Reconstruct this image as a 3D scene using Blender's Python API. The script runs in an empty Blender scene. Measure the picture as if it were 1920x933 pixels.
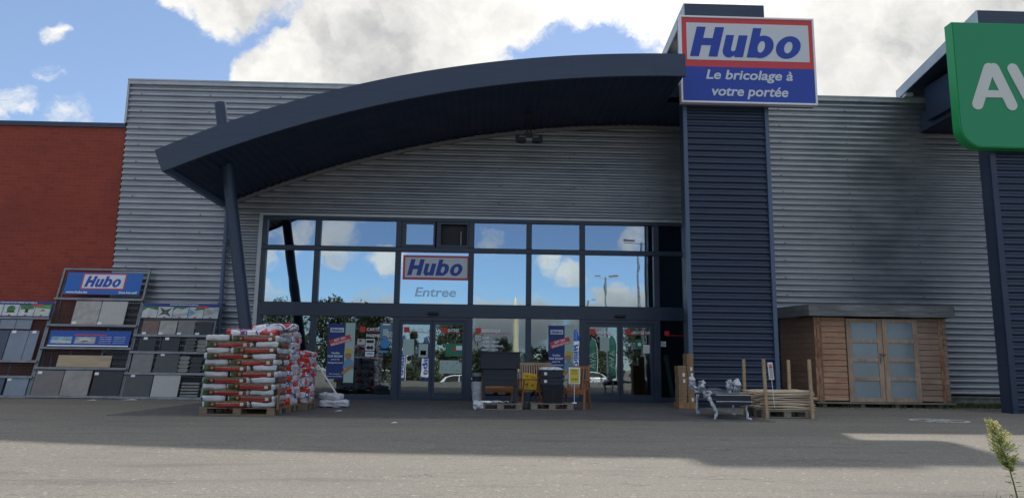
import bpy, bmesh, math, random
from mathutils import Vector, Matrix, Euler
from mathutils.geometry import tessellate_polygon
random.seed(7)
scn = bpy.context.scene
COL = scn.collection
rad = math.radians
# ------------------------------------------------------------------ camera
cam_d = bpy.data.cameras.new('camera'); cam = bpy.data.objects.new('camera', cam_d); COL.objects.link(cam)
cam_d.sensor_width = 36; cam_d.lens = 26.06; cam_d.clip_end = 3000; cam_d.clip_start = .05
cr = Vector((.99933553, -.03431397, .01229057)); cu = Vector((-.01750245, -.15598925, .98760367)); cf = Vector((.03197141, .98716255, .15648618))
cam.matrix_world = Matrix(((cr.x, cu.x, -cf.x, 0), (cr.y, cu.y, -cf.y, -20.5), (cr.z, cu.z, -cf.z, .9223), (0, 0, 0, 1)))
scn.camera = cam
# ------------------------------------------------------------------ exposure, sun, sky
EXPO = 0.8
vs = scn.view_settings
vs.view_transform = 'Standard'; vs.look = 'None'; vs.gamma = 1; vs.use_curve_mapping = False; vs.exposure = EXPO
GAIN = 2 ** EXPO
SUN_DIR = Vector((.275, 1.042, 1.0)).normalized()         # from the ground towards the sun (behind the shop, to the right)
elev = math.asin(SUN_DIR.z); azim = math.atan2(SUN_DIR.x, SUN_DIR.y)
sd = bpy.data.lights.new('sun', 'SUN'); sd.energy = 2.9; sd.angle = rad(1.1); sd.color = (1, .93, .84)
sun = bpy.data.objects.new('sun', sd); COL.objects.link(sun)
sun.rotation_euler = SUN_DIR.to_track_quat('Z', 'Y').to_euler(); sun.location = (10, 30, 30)
world = bpy.data.worlds.new('World'); scn.world = world; world.use_nodes = True
SKY_STR = .10

class NT:
    """small node-tree writer"""
    def __init__(s, tree): s.t = tree; s.n = tree.nodes; s.l = tree.links
    def node(s, typ, **kw):
        n = s.n.new(typ)
        for k, v in kw.items(): setattr(n, k, v)
        return n
    def put(s, sock, v):
        if hasattr(v, 'is_output') or isinstance(v, bpy.types.NodeSocket): s.l.new(v, sock)
        else:
            if isinstance(v, (tuple, list)) and sock.type == 'RGBA' and len(v) == 3: v = (*v, 1)
            sock.default_value = v
    def math(s, op, a, b=0, clamp=False, c=None):
        n = s.node('ShaderNodeMath', operation=op, use_clamp=clamp); s.put(n.inputs[0], a); s.put(n.inputs[1], b)
        if c is not None: s.put(n.inputs[2], c)
        return n.outputs[0]
    def vmath(s, op, a, b=(0, 0, 0)):
        n = s.node('ShaderNodeVectorMath', operation=op); s.put(n.inputs[0], a)
        if op == 'SCALE': s.put(n.inputs['Scale'], b)
        else: s.put(n.inputs[1], b)
        return n.outputs['Value'] if op in ('LENGTH', 'DISTANCE', 'DOT_PRODUCT') else n.outputs[0]
    def noise(s, vec, scale, detail=4, rough=.55, dist=0):
        n = s.node('ShaderNodeTexNoise'); s.put(n.inputs['Vector'], vec); n.inputs['Scale'].default_value = scale
        n.inputs['Detail'].default_value = detail; n.inputs['Roughness'].default_value = rough; n.inputs['Distortion'].default_value = dist
        return n.outputs['Fac']
    def ramp(s, v, a, b, lo=0., hi=1., smooth=True):
        n = s.node('ShaderNodeMapRange', interpolation_type='SMOOTHSTEP' if smooth else 'LINEAR')
        s.put(n.inputs['Value'], v)
        for i, q in zip(('From Min', 'From Max', 'To Min', 'To Max'), (a, b, lo, hi)): s.put(n.inputs[i], q)
        return n.outputs[0]
    def mix(s, f, a, b, mode='MIX'):
        n = s.node('ShaderNodeMix', data_type='RGBA', blend_type=mode); s.put(n.inputs[0], f); s.put(n.inputs[6], a); s.put(n.inputs[7], b)
        return n.outputs[2]
    def sep(s, v):
        n = s.node('ShaderNodeSeparateXYZ'); s.put(n.inputs[0], v); return n.outputs
    def comb(s, x, y, z):
        n = s.node('ShaderNodeCombineXYZ'); s.put(n.inputs[0], x); s.put(n.inputs[1], y); s.put(n.inputs[2], z); return n.outputs[0]

def ray_dir(px, py):
    return (cr * (px - 960) + cu * (466.5 - py) + cf * 1390).normalized()

def build_sky():
    k = 1 / (SKY_STR * GAIN)
    t = world.node_tree; t.nodes.clear(); T = NT(t)
    sky = T.node('ShaderNodeTexSky', sky_type='NISHITA'); sky.sun_disc = False
    sky.sun_elevation = elev; sky.sun_rotation = azim; sky.air_density = 1.0; sky.dust_density = .1; sky.ozone_density = 2.2
    d = T.node('ShaderNodeTexCoord').outputs['Generated']
    w1 = T.noise(d, 9, 6, .6); w2 = T.noise(T.vmath('ADD', d, (7.3, 1.1, 4.2)), 9, 6, .6)
    off = T.comb(T.math('SUBTRACT', w1, .5), T.math('SUBTRACT', w2, .5), T.math('SUBTRACT', T.noise(T.vmath('ADD', d, (1.3, 5.1, 2.2)), 9, 6, .6), .5))
    dd = T.vmath('ADD', d, T.vmath('SCALE', off, .085))
    # cloud banks seen over the roof: centre in view, angular radius, weight
    blobs = [((560, 130), .10, 1.0), ((640, 60), .13, 1.0), ((760, 90), .16, 1.2), ((860, 20), .13, 1.), ((960, -30), .13, 1.), ((1100, -50), .105, 1.), ((1270, -10), .11, 1.), ((1270, 90), .06, .75),
             ((1030, 40), .05, .50), ((1210, 60), .05, .7), ((480, 130), .05, .85), ((420, 0), .075, .8), ((500, -20), .08, .8), ((345, -5), .05, .7), ((1400, 60), .16, 1.1), ((1600, 120), .18, 1.2), ((1780, 60), .16, 1.1), ((1900, 0), .18, 1.1), ((1500, -60), .10, .9),
             ((82, 66), .030, .68), ((75, 150), .026, .50), ((50, 198), .034, .52), ((135, 224), .05, .47), ((20, 224), .03, .5)]
    dens = None
    for (x, y), r, w in blobs:
        c = ray_dir(x, y)
        v = T.ramp(T.vmath('DISTANCE', dd, tuple(c)), r, r * .25, 0, w)
        dens = v if dens is None else T.math('MAXIMUM', dens, v)
    # clouds behind the camera, seen mirrored in the shop glass
    for (x, y), r, w in [((1030, 495), .035, .85), ((1075, 515), .04, .7), ((1150, 580), .045, .9), ((1200, 590), .05, .9), ((735, 500), .035, .75), ((640, 450), .05, .72), ((500, 480), .04, .6), ((560, 440), .05, .7), ((900, 440), .05, .5),
                         ((1180, 440), .05, .6), ((820, 590), .05, .8), ((1000, 610), .08, .75), ((930, 630), .09, .8), ((700, 620), .1, .65), ((1100, 640), .08, .7), ((400, 520), .1, .9), ((1500, 450), .2, 1.), ((200, 300), .3, .9), ((1750, 250), .25, 1.), ((900, 150), .22, .8)]:
        c = ray_dir(x, y); c.y = -c.y
        v = T.ramp(T.vmath('DISTANCE', dd, tuple(c)), r * 1.35, 0., 0, w * 1.02)
        dens = T.math('MAXIMUM', dens, v)
    dens = T.math('ADD', dens, T.ramp(T.sep(d)[2], .50, .68, 0, .55))  # cloud cover added overhead, out of view, to lift the ambient light
    n1 = T.noise(T.vmath('MULTIPLY', dd, (1, 1, 1.6)), 11, 9, .62)
    n2 = T.noise(dd, 30, 8, .65)
    val = T.math('ADD', dens, T.math('ADD', T.math('MULTIPLY', T.math('SUBTRACT', n1, .5), 1.5), T.math('MULTIPLY', T.math('SUBTRACT', n2, .5), .5)))
    mask = T.ramp(val, .36, .76)
    thick = T.ramp(val, .62, 1.35)
    n3 = T.noise(dd, 6, 6, .55)
    n4 = T.noise(T.vmath('ADD', dd, (3, 3, 3)), 22, 7, .6)
    shade = T.math('ADD', T.math('MULTIPLY', thick, .34), T.math('MULTIPLY', T.ramp(n3, .46, .64), .50), True)
    shade = T.math('ADD', shade, T.math('MULTIPLY', T.math('SUBTRACT', n4, .5), .9), True)
    cloud = T.mix(shade, tuple(c * k for c in (1.05, 1.03, .98)), tuple(c * k for c in (.50, .51, .515)))
    low = T.ramp(T.sep(d)[2], .0, .34)
    skyc = T.mix(1., sky.outputs[0], T.mix(low, (.50, .66, .86), (.86, .82, .84)), 'MULTIPLY')
    skyc = T.mix(.30, skyc, tuple(c * k for c in (.26, .38, .56)))
    back = T.math('MULTIPLY', T.ramp(T.sep(d)[1], .1, -.1), T.ramp(T.sep(d)[2], .13, .03))
    cloud = T.mix(back, cloud, tuple(c * k for c in (.30, .34, .385)))
    # out-of-view cloud overhead and round the hidden sun, brightened for fill light
    glow = T.math('ADD', T.ramp(T.sep(d)[2], .50, .80, 1., 2.1), T.ramp(T.vmath('DISTANCE', d, tuple(SUN_DIR)), .36, .05, 0., 3.6))
    cloud = T.vmath('SCALE', cloud, glow)
    out = T.mix(mask, skyc, cloud)
    bg = T.node('ShaderNodeBackground'); T.put(bg.inputs[0], out); bg.inputs[1].default_value = SKY_STR
    o = T.node('ShaderNodeOutputWorld'); t.links.new(bg.outputs[0], o.inputs[0])
build_sky()
# ------------------------------------------------------------------ materials
MATS = {}
def mat(name, color, rough=.6, metal=0., var=.0, vscale=3., bump=0., bscale=40., spec=.5, stretch=(1, 1, 1), color2=None, emit=None, alpha=None):
    if name in MATS: return MATS[name]
    m = bpy.data.materials.new(name); m.use_nodes = True; T = NT(m.node_tree)
    b = m.node_tree.nodes['Principled BSDF']
    b.inputs['Roughness'].default_value = rough; b.inputs['Metallic'].default_value = metal; b.inputs['Specular IOR Level'].default_value = spec
    co = T.node('ShaderNodeTexCoord').outputs['Object']
    co = T.vmath('MULTIPLY', co, stretch)
    if var or color2:
        n = T.noise(co, vscale, 5, .6)
        c2 = color2 or tuple(min(1, c * (1 + var)) for c in color)
        c1 = color if color2 else tuple(c * (1 - var) for c in color)
        T.put(b.inputs['Base Color'], T.mix(T.ramp(n, .3, .7), c1, c2))
        T.put(b.inputs['Roughness'], T.ramp(n, .25, .75, max(.02, rough - .08), min(1, rough + .08)))
    else: b.inputs['Base Color'].default_value = (*color, 1)
    if bump:
        bn = T.node('ShaderNodeBump'); bn.inputs['Strength'].default_value = bump; bn.inputs['Distance'].default_value = .01
        T.put(bn.inputs['Height'], T.noise(co, bscale, 4, .6)); T.put(b.inputs['Normal'], bn.outputs[0])
    if emit:
        b.inputs['Emission Color'].default_value = (*emit[:3], 1); b.inputs['Emission Strength'].default_value = emit[3]
    MATS[name] = m
    return m

def new_mat(name):
    m = bpy.data.materials.new(name); m.use_nodes = True; T = NT(m.node_tree); MATS[name] = m
    return m, T, m.node_tree.nodes['Principled BSDF'], m.node_tree.nodes['Material Output']

def glass_mat(name, refl, tint=(1, 1, 1), through=(.8, .88, .9), wav=.0, rough=0.):
    m, T, b, o = new_mat(name)
    m.node_tree.nodes.remove(b)
    g = T.node('ShaderNodeBsdfGlossy'); g.inputs['Roughness'].default_value = rough; g.inputs['Color'].default_value = (*tint, 1)
    tr = T.node('ShaderNodeBsdfTransparent'); tr.inputs['Color'].default_value = (*through, 1)
    mx = T.node('ShaderNodeMixShader')
    lw = T.node('ShaderNodeFresnel'); lw.inputs['IOR'].default_value = 1.5
    T.put(mx.inputs[0], T.math('ADD', T.math('MULTIPLY', lw.outputs[0], .8), refl, True))
    T.l.new(tr.outputs[0], mx.inputs[1]); T.l.new(g.outputs[0], mx.inputs[2]); T.l.new(mx.outputs[0], o.inputs[0])
    if wav:
        co = T.node('ShaderNodeTexCoord').outputs['Object']
        bn = T.node('ShaderNodeBump'); bn.inputs['Strength'].default_value = wav; bn.inputs['Distance'].default_value = .02
        T.put(bn.inputs['Height'], T.noise(co, .9, 2, .4))
        rnd = T.node('ShaderNodeObjectInfo').outputs['Random']
        tl = T.comb(T.math('MULTIPLY', T.math('SUBTRACT', rnd, .5), .005), 0, T.math('MULTIPLY', T.math('SUBTRACT', T.math('FRACT', T.math('MULTIPLY', rnd, 17.3)), .5), .004))
        T.put(bn.inputs['Normal'], T.vmath('NORMALIZE', T.vmath('ADD', T.node('ShaderNodeNewGeometry').outputs['Normal'], tl))); T.put(g.inputs['Normal'], bn.outputs[0])
    return m

def metal_sheet(name, c1, c2, rough, metal, grime):
    """profiled sheet with dull streaks, grime and a few dents"""
    m, T, b, o = new_mat(name)
    co = T.node('ShaderNodeTexCoord').outputs['Object']
    n1 = T.noise(T.vmath('MULTIPLY', co, (.5, .5, 1.2)), 1.2, 6, .6)
    n2 = T.noise(T.vmath('MULTIPLY', co, (.8, 1, 14)), 1.5, 5, .65)
    n3 = T.noise(co, 26, 4, .7)
    f = T.math('ADD', T.math('MULTIPLY', n1, .55), T.math('MULTIPLY', n2, .45))
    c = T.mix(T.ramp(f, .36, .64), c1, c2)
    c = T.mix(T.math('MULTIPLY', T.ramp(n3, .56, .72), grime), c, tuple(x * .45 for x in c1))
    T.put(b.inputs['Base Color'], c); b.inputs['Metallic'].default_value = metal
    T.put(b.inputs['Roughness'], T.ramp(n1, .3, .7, rough - .07, rough + .1))
    bn = T.node('ShaderNodeBump'); bn.inputs['Strength'].default_value = .35; bn.inputs['Distance'].default_value = .02
    T.put(bn.inputs['Height'], T.noise(T.vmath('MULTIPLY', co, (1, 1, 5)), 1.1, 3, .5)); T.put(b.inputs['Normal'], bn.outputs[0])
    return m

M_clad = metal_sheet('silver_cladding', (.275, .295, .325), (.40, .42, .45), .42, .70, .4)
M_navy = metal_sheet('navy_cladding', (.015, .029, .064), (.023, .039, .082), .38, .1, .3)
M_navyflat = metal_sheet('navy_fascia', (.026, .042, .078), (.036, .055, .096), .42, 0., .25)
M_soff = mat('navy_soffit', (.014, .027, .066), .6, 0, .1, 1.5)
M_frame = mat('frame_paint', (.030, .046, .075), .4, 0, .12, 2)
M_trim = mat('light_trim', (.42, .44, .45), .4, .4, .12, 3)
M_trimblue = mat('blue_grey_trim', (.075, .115, .19), .4, .1, .1, 2)
M_portal = mat('pale_portal_edge', (.50, .53, .56), .45, .1, .08, 2)
M_dark = mat('interior_dark', (.035, .036, .04), .8, 0, .3, 1)
M_black = mat('black_plastic', (.012, .012, .014), .45)
M_conc = mat('concrete', (.26, .25, .23), .9, 0, .25, 6, .4, 60)

def brick_mat():
    m, T, b, o = new_mat('red_brick')
    co = T.node('ShaderNodeTexCoord').outputs['Object']; s = T.sep(co)
    v = T.comb(T.math('ADD', s[0], s[1]), s[2], 0)
    br = T.node('ShaderNodeTexBrick'); T.put(br.inputs['Vector'], v)
    br.inputs['Color1'].default_value = (.33, .054, .030, 1); br.inputs['Color2'].default_value = (.25, .041, .026, 1); br.inputs['Mortar'].default_value = (.32, .092, .062, 1)
    br.inputs['Scale'].default_value = 1; br.inputs['Mortar Size'].default_value = .006; br.inputs['Mortar Smooth'].default_value = .3; br.inputs['Bias'].default_value = -.1
    br.inputs['Brick Width'].default_value = .30; br.inputs['Row Height'].default_value = .10
    n = T.noise(co, .55, 5, .6); n2 = T.noise(co, 9, 4, .6)
    c = T.mix(T.math('MULTIPLY', T.ramp(n, .35, .7), .45), br.outputs['Color'], (.19, .034, .025))
    c = T.mix(T.math('MULTIPLY', T.ramp(n2, .55, .75), .3), c, (.36, .09, .06))
    T.put(b.inputs['Base Color'], c); b.inputs['Roughness'].default_value = .85
    bn = T.node('ShaderNodeBump'); bn.inputs['Strength'].default_value = .6; bn.inputs['Distance'].default_value = .008
    T.put(bn.inputs['Height'], T.math('SUBTRACT', 1., br.outputs['Fac'])); T.put(b.inputs['Normal'], bn.outputs[0])
    return m
M_brick = brick_mat()

def asphalt_mat():
    m, T, b, o = new_mat('asphalt')
    co = T.node('ShaderNodeTexCoord').outputs['Object']
    big = T.noise(T.vmath('MULTIPLY', co, (.35, 1, 1)), .35, 5, .6)
    mid = T.noise(T.vmath('MULTIPLY', co, (.12, 1, 1)), 1.8, 5, .65)
    vo = T.node('ShaderNodeTexVoronoi'); T.put(vo.inputs['Vector'], co); vo.inputs['Scale'].default_value = 85
    gr = T.sep(vo.outputs['Color'])[0]
    vo2 = T.node('ShaderNodeTexVoronoi'); T.put(vo2.inputs['Vector'], co); vo2.inputs['Scale'].default_value = 34
    gr2 = T.sep(vo2.outputs['Color'])[1]
    c = T.mix(T.ramp(big, .3, .7), (.215, .200, .172), (.262, .246, .212))
    c = T.mix(T.math('MULTIPLY', T.ramp(mid, .45, .8), .4), c, (.125, .115, .108))
    c = T.mix(T.ramp(gr, .0, 1., 0, .75, False), c, (.098, .092, .082))
    c = T.mix(T.ramp(gr, .90, .97, 0, .45), c, (.36, .33, .29))
    c = T.mix(T.ramp(gr2, .975, .99, 0, .4), c, (.45, .42, .38))
    cr_ = T.noise(T.vmath('MULTIPLY', co, (.2, 1.3, 1)), 1.1, 7, .6, .6)
    line = T.math('ABSOLUTE', T.math('SUBTRACT', cr_, .5))
    c = T.mix(T.ramp(line, .004, .0, 0, .8), c, (.045, .042, .04))
    st = T.noise(T.vmath('MULTIPLY', co, (.5, 2.2, 1)), .9, 3, .5)
    c = T.mix(T.ramp(st, .56, .72, 0, .45), c, (.10, .095, .09))
    T.put(b.inputs['Base Color'], c); b.inputs['Roughness'].default_value = .9; b.inputs['Specular IOR Level'].default_value = .25
    bn = T.node('ShaderNodeBump'); bn.inputs['Strength'].default_value = 1.; bn.inputs['Distance'].default_value = .008
    T.put(bn.inputs['Height'], gr); T.put(b.inputs['Normal'], bn.outputs[0])
    return m
M_asph = asphalt_mat()

def paver_mat():
    m, T, b, o = new_mat('block_paving')
    co = T.node('ShaderNodeTexCoord').outputs['Object']
    r = T.node('ShaderNodeVectorRotate', rotation_type='Z_AXIS'); T.put(r.inputs['Vector'], co); r.inputs['Angle'].default_value = rad(45)
    br = T.node('ShaderNodeTexBrick'); T.put(br.inputs['Vector'], r.outputs[0])
    br.inputs['Color1'].default_value = (.085, .085, .088, 1); br.inputs['Color2'].default_value = (.060, .060, .064, 1); br.inputs['Mortar'].default_value = (.03, .03, .03, 1)
    br.inputs['Scale'].default_value = 1; br.inputs['Mortar Size'].default_value = .008; br.inputs['Brick Width'].default_value = .21; br.inputs['Row Height'].default_value = .105
    n = T.noise(co, 1.1, 6, .65)
    c = T.mix(T.math('MULTIPLY', T.ramp(n, .52, .75), .4), br.outputs['Color'], (.16, .155, .145))
    T.put(b.inputs['Base Color'], c); b.inputs['Roughness'].default_value = .8
    bn = T.node('ShaderNodeBump'); bn.inputs['Strength'].default_value = .6; bn.inputs['Distance'].default_value = .006
    T.put(bn.inputs['Height'], T.math('SUBTRACT', 1., br.outputs['Fac'])); T.put(b.inputs['Normal'], bn.outputs[0])
    return m
M_pave = paver_mat()

def wood_mat(name, c1, c2, grain=(1, 12, 12), knots=.5, rough=.75, plank=None):
    m, T, b, o = new_mat(name)
    co = T.node('ShaderNodeTexCoord').outputs['Object']
    oi = T.node('ShaderNodeObjectInfo').outputs['Random']
    co = T.vmath('ADD', co, T.comb(T.math('MULTIPLY', oi, 13), T.math('MULTIPLY', oi, 7), 0))
    n = T.noise(T.vmath('MULTIPLY', co, grain), 2.2, 6, .65)
    n2 = T.noise(co, 1.3, 4, .6)
    vo = T.node('ShaderNodeTexVoronoi'); T.put(vo.inputs['Vector'], T.vmath('MULTIPLY', co, (1.7, 6, 6.))); vo.inputs['Scale'].default_value = 1.1
    kn = T.ramp(vo.outputs['Distance'], .13, .04, 0, knots)
    c = T.mix(T.ramp(n, .3, .7), c1, c2)
    c = T.mix(T.math('MULTIPLY', T.ramp(n2, .4, .7), .6), c, tuple(x * .6 for x in c1))
    if plank:
        s = T.sep(co); row = T.math('FLOOR', T.math('DIVIDE', s[2], plank))
        wn = T.node('ShaderNodeTexWhiteNoise', noise_dimensions='1D'); T.put(wn.inputs['W'], row)
        c = T.mix(T.math('MULTIPLY', wn.outputs['Value'], .6), c, tuple(x * .6 for x in c2))
    c = T.mix(kn, c, tuple(x * .35 for x in c1))
    T.put(b.inputs['Base Color'], c); b.inputs['Roughness'].default_value = rough; b.inputs['Specular IOR Level'].default_value = .3
    bn = T.node('ShaderNodeBump'); bn.inputs['Strength'].default_value = .4; bn.inputs['Distance'].default_value = .004
    T.put(bn.inputs['Height'], n); T.put(b.inputs['Normal'], bn.outputs[0])
    return m
M_pallet = wood_mat('pallet_wood', (.23, .16, .105), (.30, .22, .15))
M_greywood = wood_mat('grey_pallet_wood', (.20, .17, .14), (.30, .26, .21))
M_teak = wood_mat('teak', (.30, .125, .05), (.38, .17, .075), knots=.1)
M_teakgrey = wood_mat('faded_teak', (.36, .24, .16), (.45, .32, .23), knots=.1)
M_stake = wood_mat('chestnut_stake', (.46, .36, .25), (.60, .50, .37), knots=.3)
M_post = wood_mat('pine_post', (.42, .28, .17), (.52, .37, .24), knots=.5)
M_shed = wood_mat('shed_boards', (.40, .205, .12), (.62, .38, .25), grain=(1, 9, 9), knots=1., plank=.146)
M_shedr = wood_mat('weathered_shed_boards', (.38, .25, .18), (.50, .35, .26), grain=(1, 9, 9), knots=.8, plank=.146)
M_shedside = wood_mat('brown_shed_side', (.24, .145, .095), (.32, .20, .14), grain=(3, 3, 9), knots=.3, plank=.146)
M_sheddoor = wood_mat('shed_door_wood', (.36, .255, .185), (.54, .39, .28), grain=(9, 9, 1), knots=.4)
M_stain = wood_mat('stained_batten', (.22, .07, .03), (.52, .34, .22), grain=(14, 6, 3), knots=1.)
M_roofwood = wood_mat('grey_roof_board', (.16, .165, .17), (.25, .255, .26), knots=.7)
M_card = mat('cardboard', (.26, .165, .09), .85, 0, .18, 5)
M_white = mat('white_paint', (.78, .79, .80), .45)
M_white2 = mat('white_vinyl', (.80, .82, .84), .5)
M_red = mat('sign_red', (.62, .045, .050), .4)
M_redv = mat('vinyl_red', (.60, .03, .02), .4)
M_blue = mat('sign_blue', (.012, .050, .36), .38)
M_logo = mat('logo_blue', (.014, .055, .34), .4)
M_banner = mat('banner_blue', (.010, .115, .42), .5)
M_banner2 = mat('deep_banner_blue', (.012, .070, .34), .5)
M_post_navy = mat('poster_navy', (.020, .045, .19), .6)
M_signw = mat('sign_white', (.60, .63, .66), .4)
M_green = mat('sign_green', (.008, .26, .105), .4)
M_greenedge = mat('sign_green_edge', (.02, .40, .10), .4)
M_lett = mat('pale_lettering', (.62, .64, .60), .45)
M_galv = mat('galvanised_steel', (.20, .21, .22), .45, .5, .2, 6)
M_mesh = mat('dark_grating', (.055, .058, .06), .6, .3)
M_paper = mat('paper_white', (.75, .77, .78), .7)
M_yellow = mat('price_yellow', (.62, .50, .06), .6)
M_film = mat('white_film', (.50, .52, .56), .25, 0, .15, 9, .6, 30)
def film_mat():
    m, T, b, o = new_mat('clear_film')
    b.inputs['Base Color'].default_value = (.62, .66, .72, 1); b.inputs['Roughness'].default_value = .18
    co = T.node('ShaderNodeTexCoord').outputs['Object']
    n = T.noise(co, 6, 4, .55, .6)
    bn = T.node('ShaderNodeBump'); bn.inputs['Strength'].default_value = .5; bn.inputs['Distance'].default_value = .02
    T.put(bn.inputs['Height'], n); T.put(b.inputs['Normal'], bn.outputs[0])
    tr = T.node('ShaderNodeBsdfTransparent'); mx = T.node('ShaderNodeMixShader')
    T.put(mx.inputs[0], T.ramp(n, .35, .8, .06, .42)); T.l.new(tr.outputs[0], mx.inputs[1]); T.l.new(b.outputs[0], mx.inputs[2]); T.l.new(mx.outputs[0], o.inputs[0])
    return m
M_clear = film_mat()
G_mid = glass_mat('coated_glass', .74, (.66, .78, .86), (.3, .34, .36), .2)
G_top = glass_mat('upper_glass', .40, (.66, .78, .92), (.45, .5, .55), .12)
G_low = glass_mat('shop_glass', .20, (.9, .97, 1.0), (.8, .86, .88), .10)
# ------------------------------------------------------------------ mesh helpers
class MB:
    def __init__(s): s.v = []; s.f = []; s.m = []
    def add(s, vs, fs, mi=0, M=None):
        o = len(s.v)
        s.v += [tuple(M @ Vector(v)) if M else tuple(v) for v in vs]
        s.f += [tuple(i + o for i in f) for f in fs]; s.m += [mi] * len(fs)
        return s
    def box(s, x0, x1, y0, y1, z0, z1, mi=0, M=None):
        v = [(x0, y0, z0), (x1, y0, z0), (x1, y1, z0), (x0, y1, z0), (x0, y0, z1), (x1, y0, z1), (x1, y1, z1), (x0, y1, z1)]
        return s.add(v, [(0, 3, 2, 1), (4, 5, 6, 7), (0, 1, 5, 4), (1, 2, 6, 5), (2, 3, 7, 6), (3, 0, 4, 7)], mi, M)
    def cbox(s, c, d, mi=0, M=None, b=.0):
        x, y, z = c; a, e, g = [q / 2 for q in d]
        if not b: return s.box(x - a, x + a, y - e, y + e, z - g, z + g, mi, M)
        vs = []; 
        for zz, ins in ((-g, b), (-g + b, 0), (g - b, 0), (g, b)):
            A, B = a - ins, e - ins; k = b * .9
            vs += [(x - A + k, y - B, z + zz), (x + A - k, y - B, z + zz), (x + A, y - B + k, z + zz), (x + A, y + B - k, z + zz), (x + A - k, y + B, z + zz), (x - A + k, y + B, z + zz), (x - A, y + B - k, z + zz), (x - A, y - B + k, z + zz)]
        fs = [tuple(range(7, -1, -1)), tuple(range(24, 32))]
        for l in range(3):
            for i in range(8): fs.append((l * 8 + i, l * 8 + (i + 1) % 8, l * 8 + 8 + (i + 1) % 8, l * 8 + 8 + i))
        return s.add(vs, fs, mi, M)
    def tube(s, pts, r, n=8, mi=0, M=None, cap=True):
        pts = [Vector(p) for p in pts]; rs = r if isinstance(r, (list, tuple)) else [r] * len(pts)
        vs = []; fs = []
        t0 = (pts[1] - pts[0]).normalized(); ref = Vector((0, 0, 1)) if abs(t0.z) < .9 else Vector((1, 0, 0))
        u = t0.cross(ref).normalized()
        for i, p in enumerate(pts):
            t = (pts[min(i + 1, len(pts) - 1)] - pts[max(i - 1, 0)]).normalized()
            u = (u - t * u.dot(t)).normalized(); w = t.cross(u)
            for k in range(n):
                a = 2 * math.pi * k / n; vs.append(p + (u * math.cos(a) + w * math.sin(a)) * rs[i])
        for i in range(len(pts) - 1):
            for k in range(n): fs.append((i * n + k, i * n + (k + 1) % n, (i + 1) * n + (k + 1) % n, (i + 1) * n + k))
        if cap: fs += [tuple(range(n - 1, -1, -1)), tuple(range((len(pts) - 1) * n, len(pts) * n))]
        return s.add(vs, fs, mi, M)
    def bar(s, a, b, w, t, mi=0, up=(0, 0, 1), M=None):
        a, b = Vector(a), Vector(b); d = (b - a); L = d.length; d.normalize(); up = Vector(up)
        if abs(d.dot(up)) > .98: up = Vector((0, 1, 0))
        x = d.cross(up).normalized(); z = x.cross(d)
        Q = Matrix(((x.x, d.x, z.x, a.x), (x.y, d.y, z.y, a.y), (x.z, d.z, z.z, a.z), (0, 0, 0, 1)))
        return s.box(-w / 2, w / 2, 0, L, -t / 2, t / 2, mi, (M @ Q) if M else Q)
    def prism(s, poly, lo, hi, axis='y', mi=0, M=None):
        """polygon of 2-D points extruded along an axis (poly in xz for y, yz for x, xy for z)"""
        def P(p, q): return {'y': (p[0], q, p[1]), 'x': (q, p[0], p[1]), 'z': (p[0], p[1], q)}[axis]
        n = len(poly); vs = [P(p, lo) for p in poly] + [P(p, hi) for p in poly]
        fs = []
        tri = tessellate_polygon([[Vector((p[0], p[1], 0)) for p in poly]])
        for t in tri: fs += [tuple(t), tuple(i + n for i in reversed(t))]
        for i in range(n): fs.append((i, (i + 1) % n, n + (i + 1) % n, n + i))
        return s.add(vs, fs, mi, M)
    def disc(s, c, r, h, n=24, axis='z', mi=0, M=None):
        poly = [(c[0] + r * math.cos(2 * math.pi * i / n), c[1] + r * math.sin(2 * math.pi * i / n)) for i in range(n)]
        return s.prism(poly, c[2], c[2] + h, axis, mi, M)
    def build(s, name, mats, parent=None, smooth=False, recalc=True, loc=None):
        me = bpy.data.meshes.new(name); me.from_pydata(s.v, [], s.f)
        for q in (mats if isinstance(mats, (list, tuple)) else [mats]): me.materials.append(q)
        if any(s.m): me.polygons.foreach_set('material_index', s.m)
        if recalc:
            bm = bmesh.new(); bm.from_mesh(me); bmesh.ops.recalc_face_normals(bm, faces=bm.faces); bm.to_mesh(me); bm.free()
        if smooth:
            me.polygons.foreach_set('use_smooth', [True] * len(me.polygons))
            if smooth is not True: me.set_sharp_from_angle(angle=rad(smooth))
        me.update()
        o = bpy.data.objects.new(name, me); COL.objects.link(o)
        if parent: o.parent = parent
        if loc: o.location = loc
        return o
def bevel(o, w, seg=2):
    m = o.modifiers.new('bevel', 'BEVEL'); m.width = w; m.segments = seg; m.limit_method = 'ANGLE'; return o
def tag(o, label, cat, group=None):
    o['label'] = label; o['category'] = cat
    if group: o['group'] = group
    return o
def thing(name, label, cat, loc=(0, 0, 0), rot=(0, 0, 0), group=None):
    o = bpy.data.objects.new(name, None); COL.objects.link(o); o.location = loc; o.rotation_euler = rot; o.empty_display_size = .2
    return tag(o, label, cat, group)
def struct(o): o['kind'] = 'structure'; return o
def copy_tree(o, parent=None, **kw):
    c = o.copy(); COL.objects.link(c)
    if parent: c.parent = parent
    for ch in [q for q in COL.objects if q.parent == o]: copy_tree(ch, c)
    for k, v in kw.items():
        if k in ('label', 'group', 'category'): c[k] = v
        else: setattr(c, k, v)
    return c
_FC = {}
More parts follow.
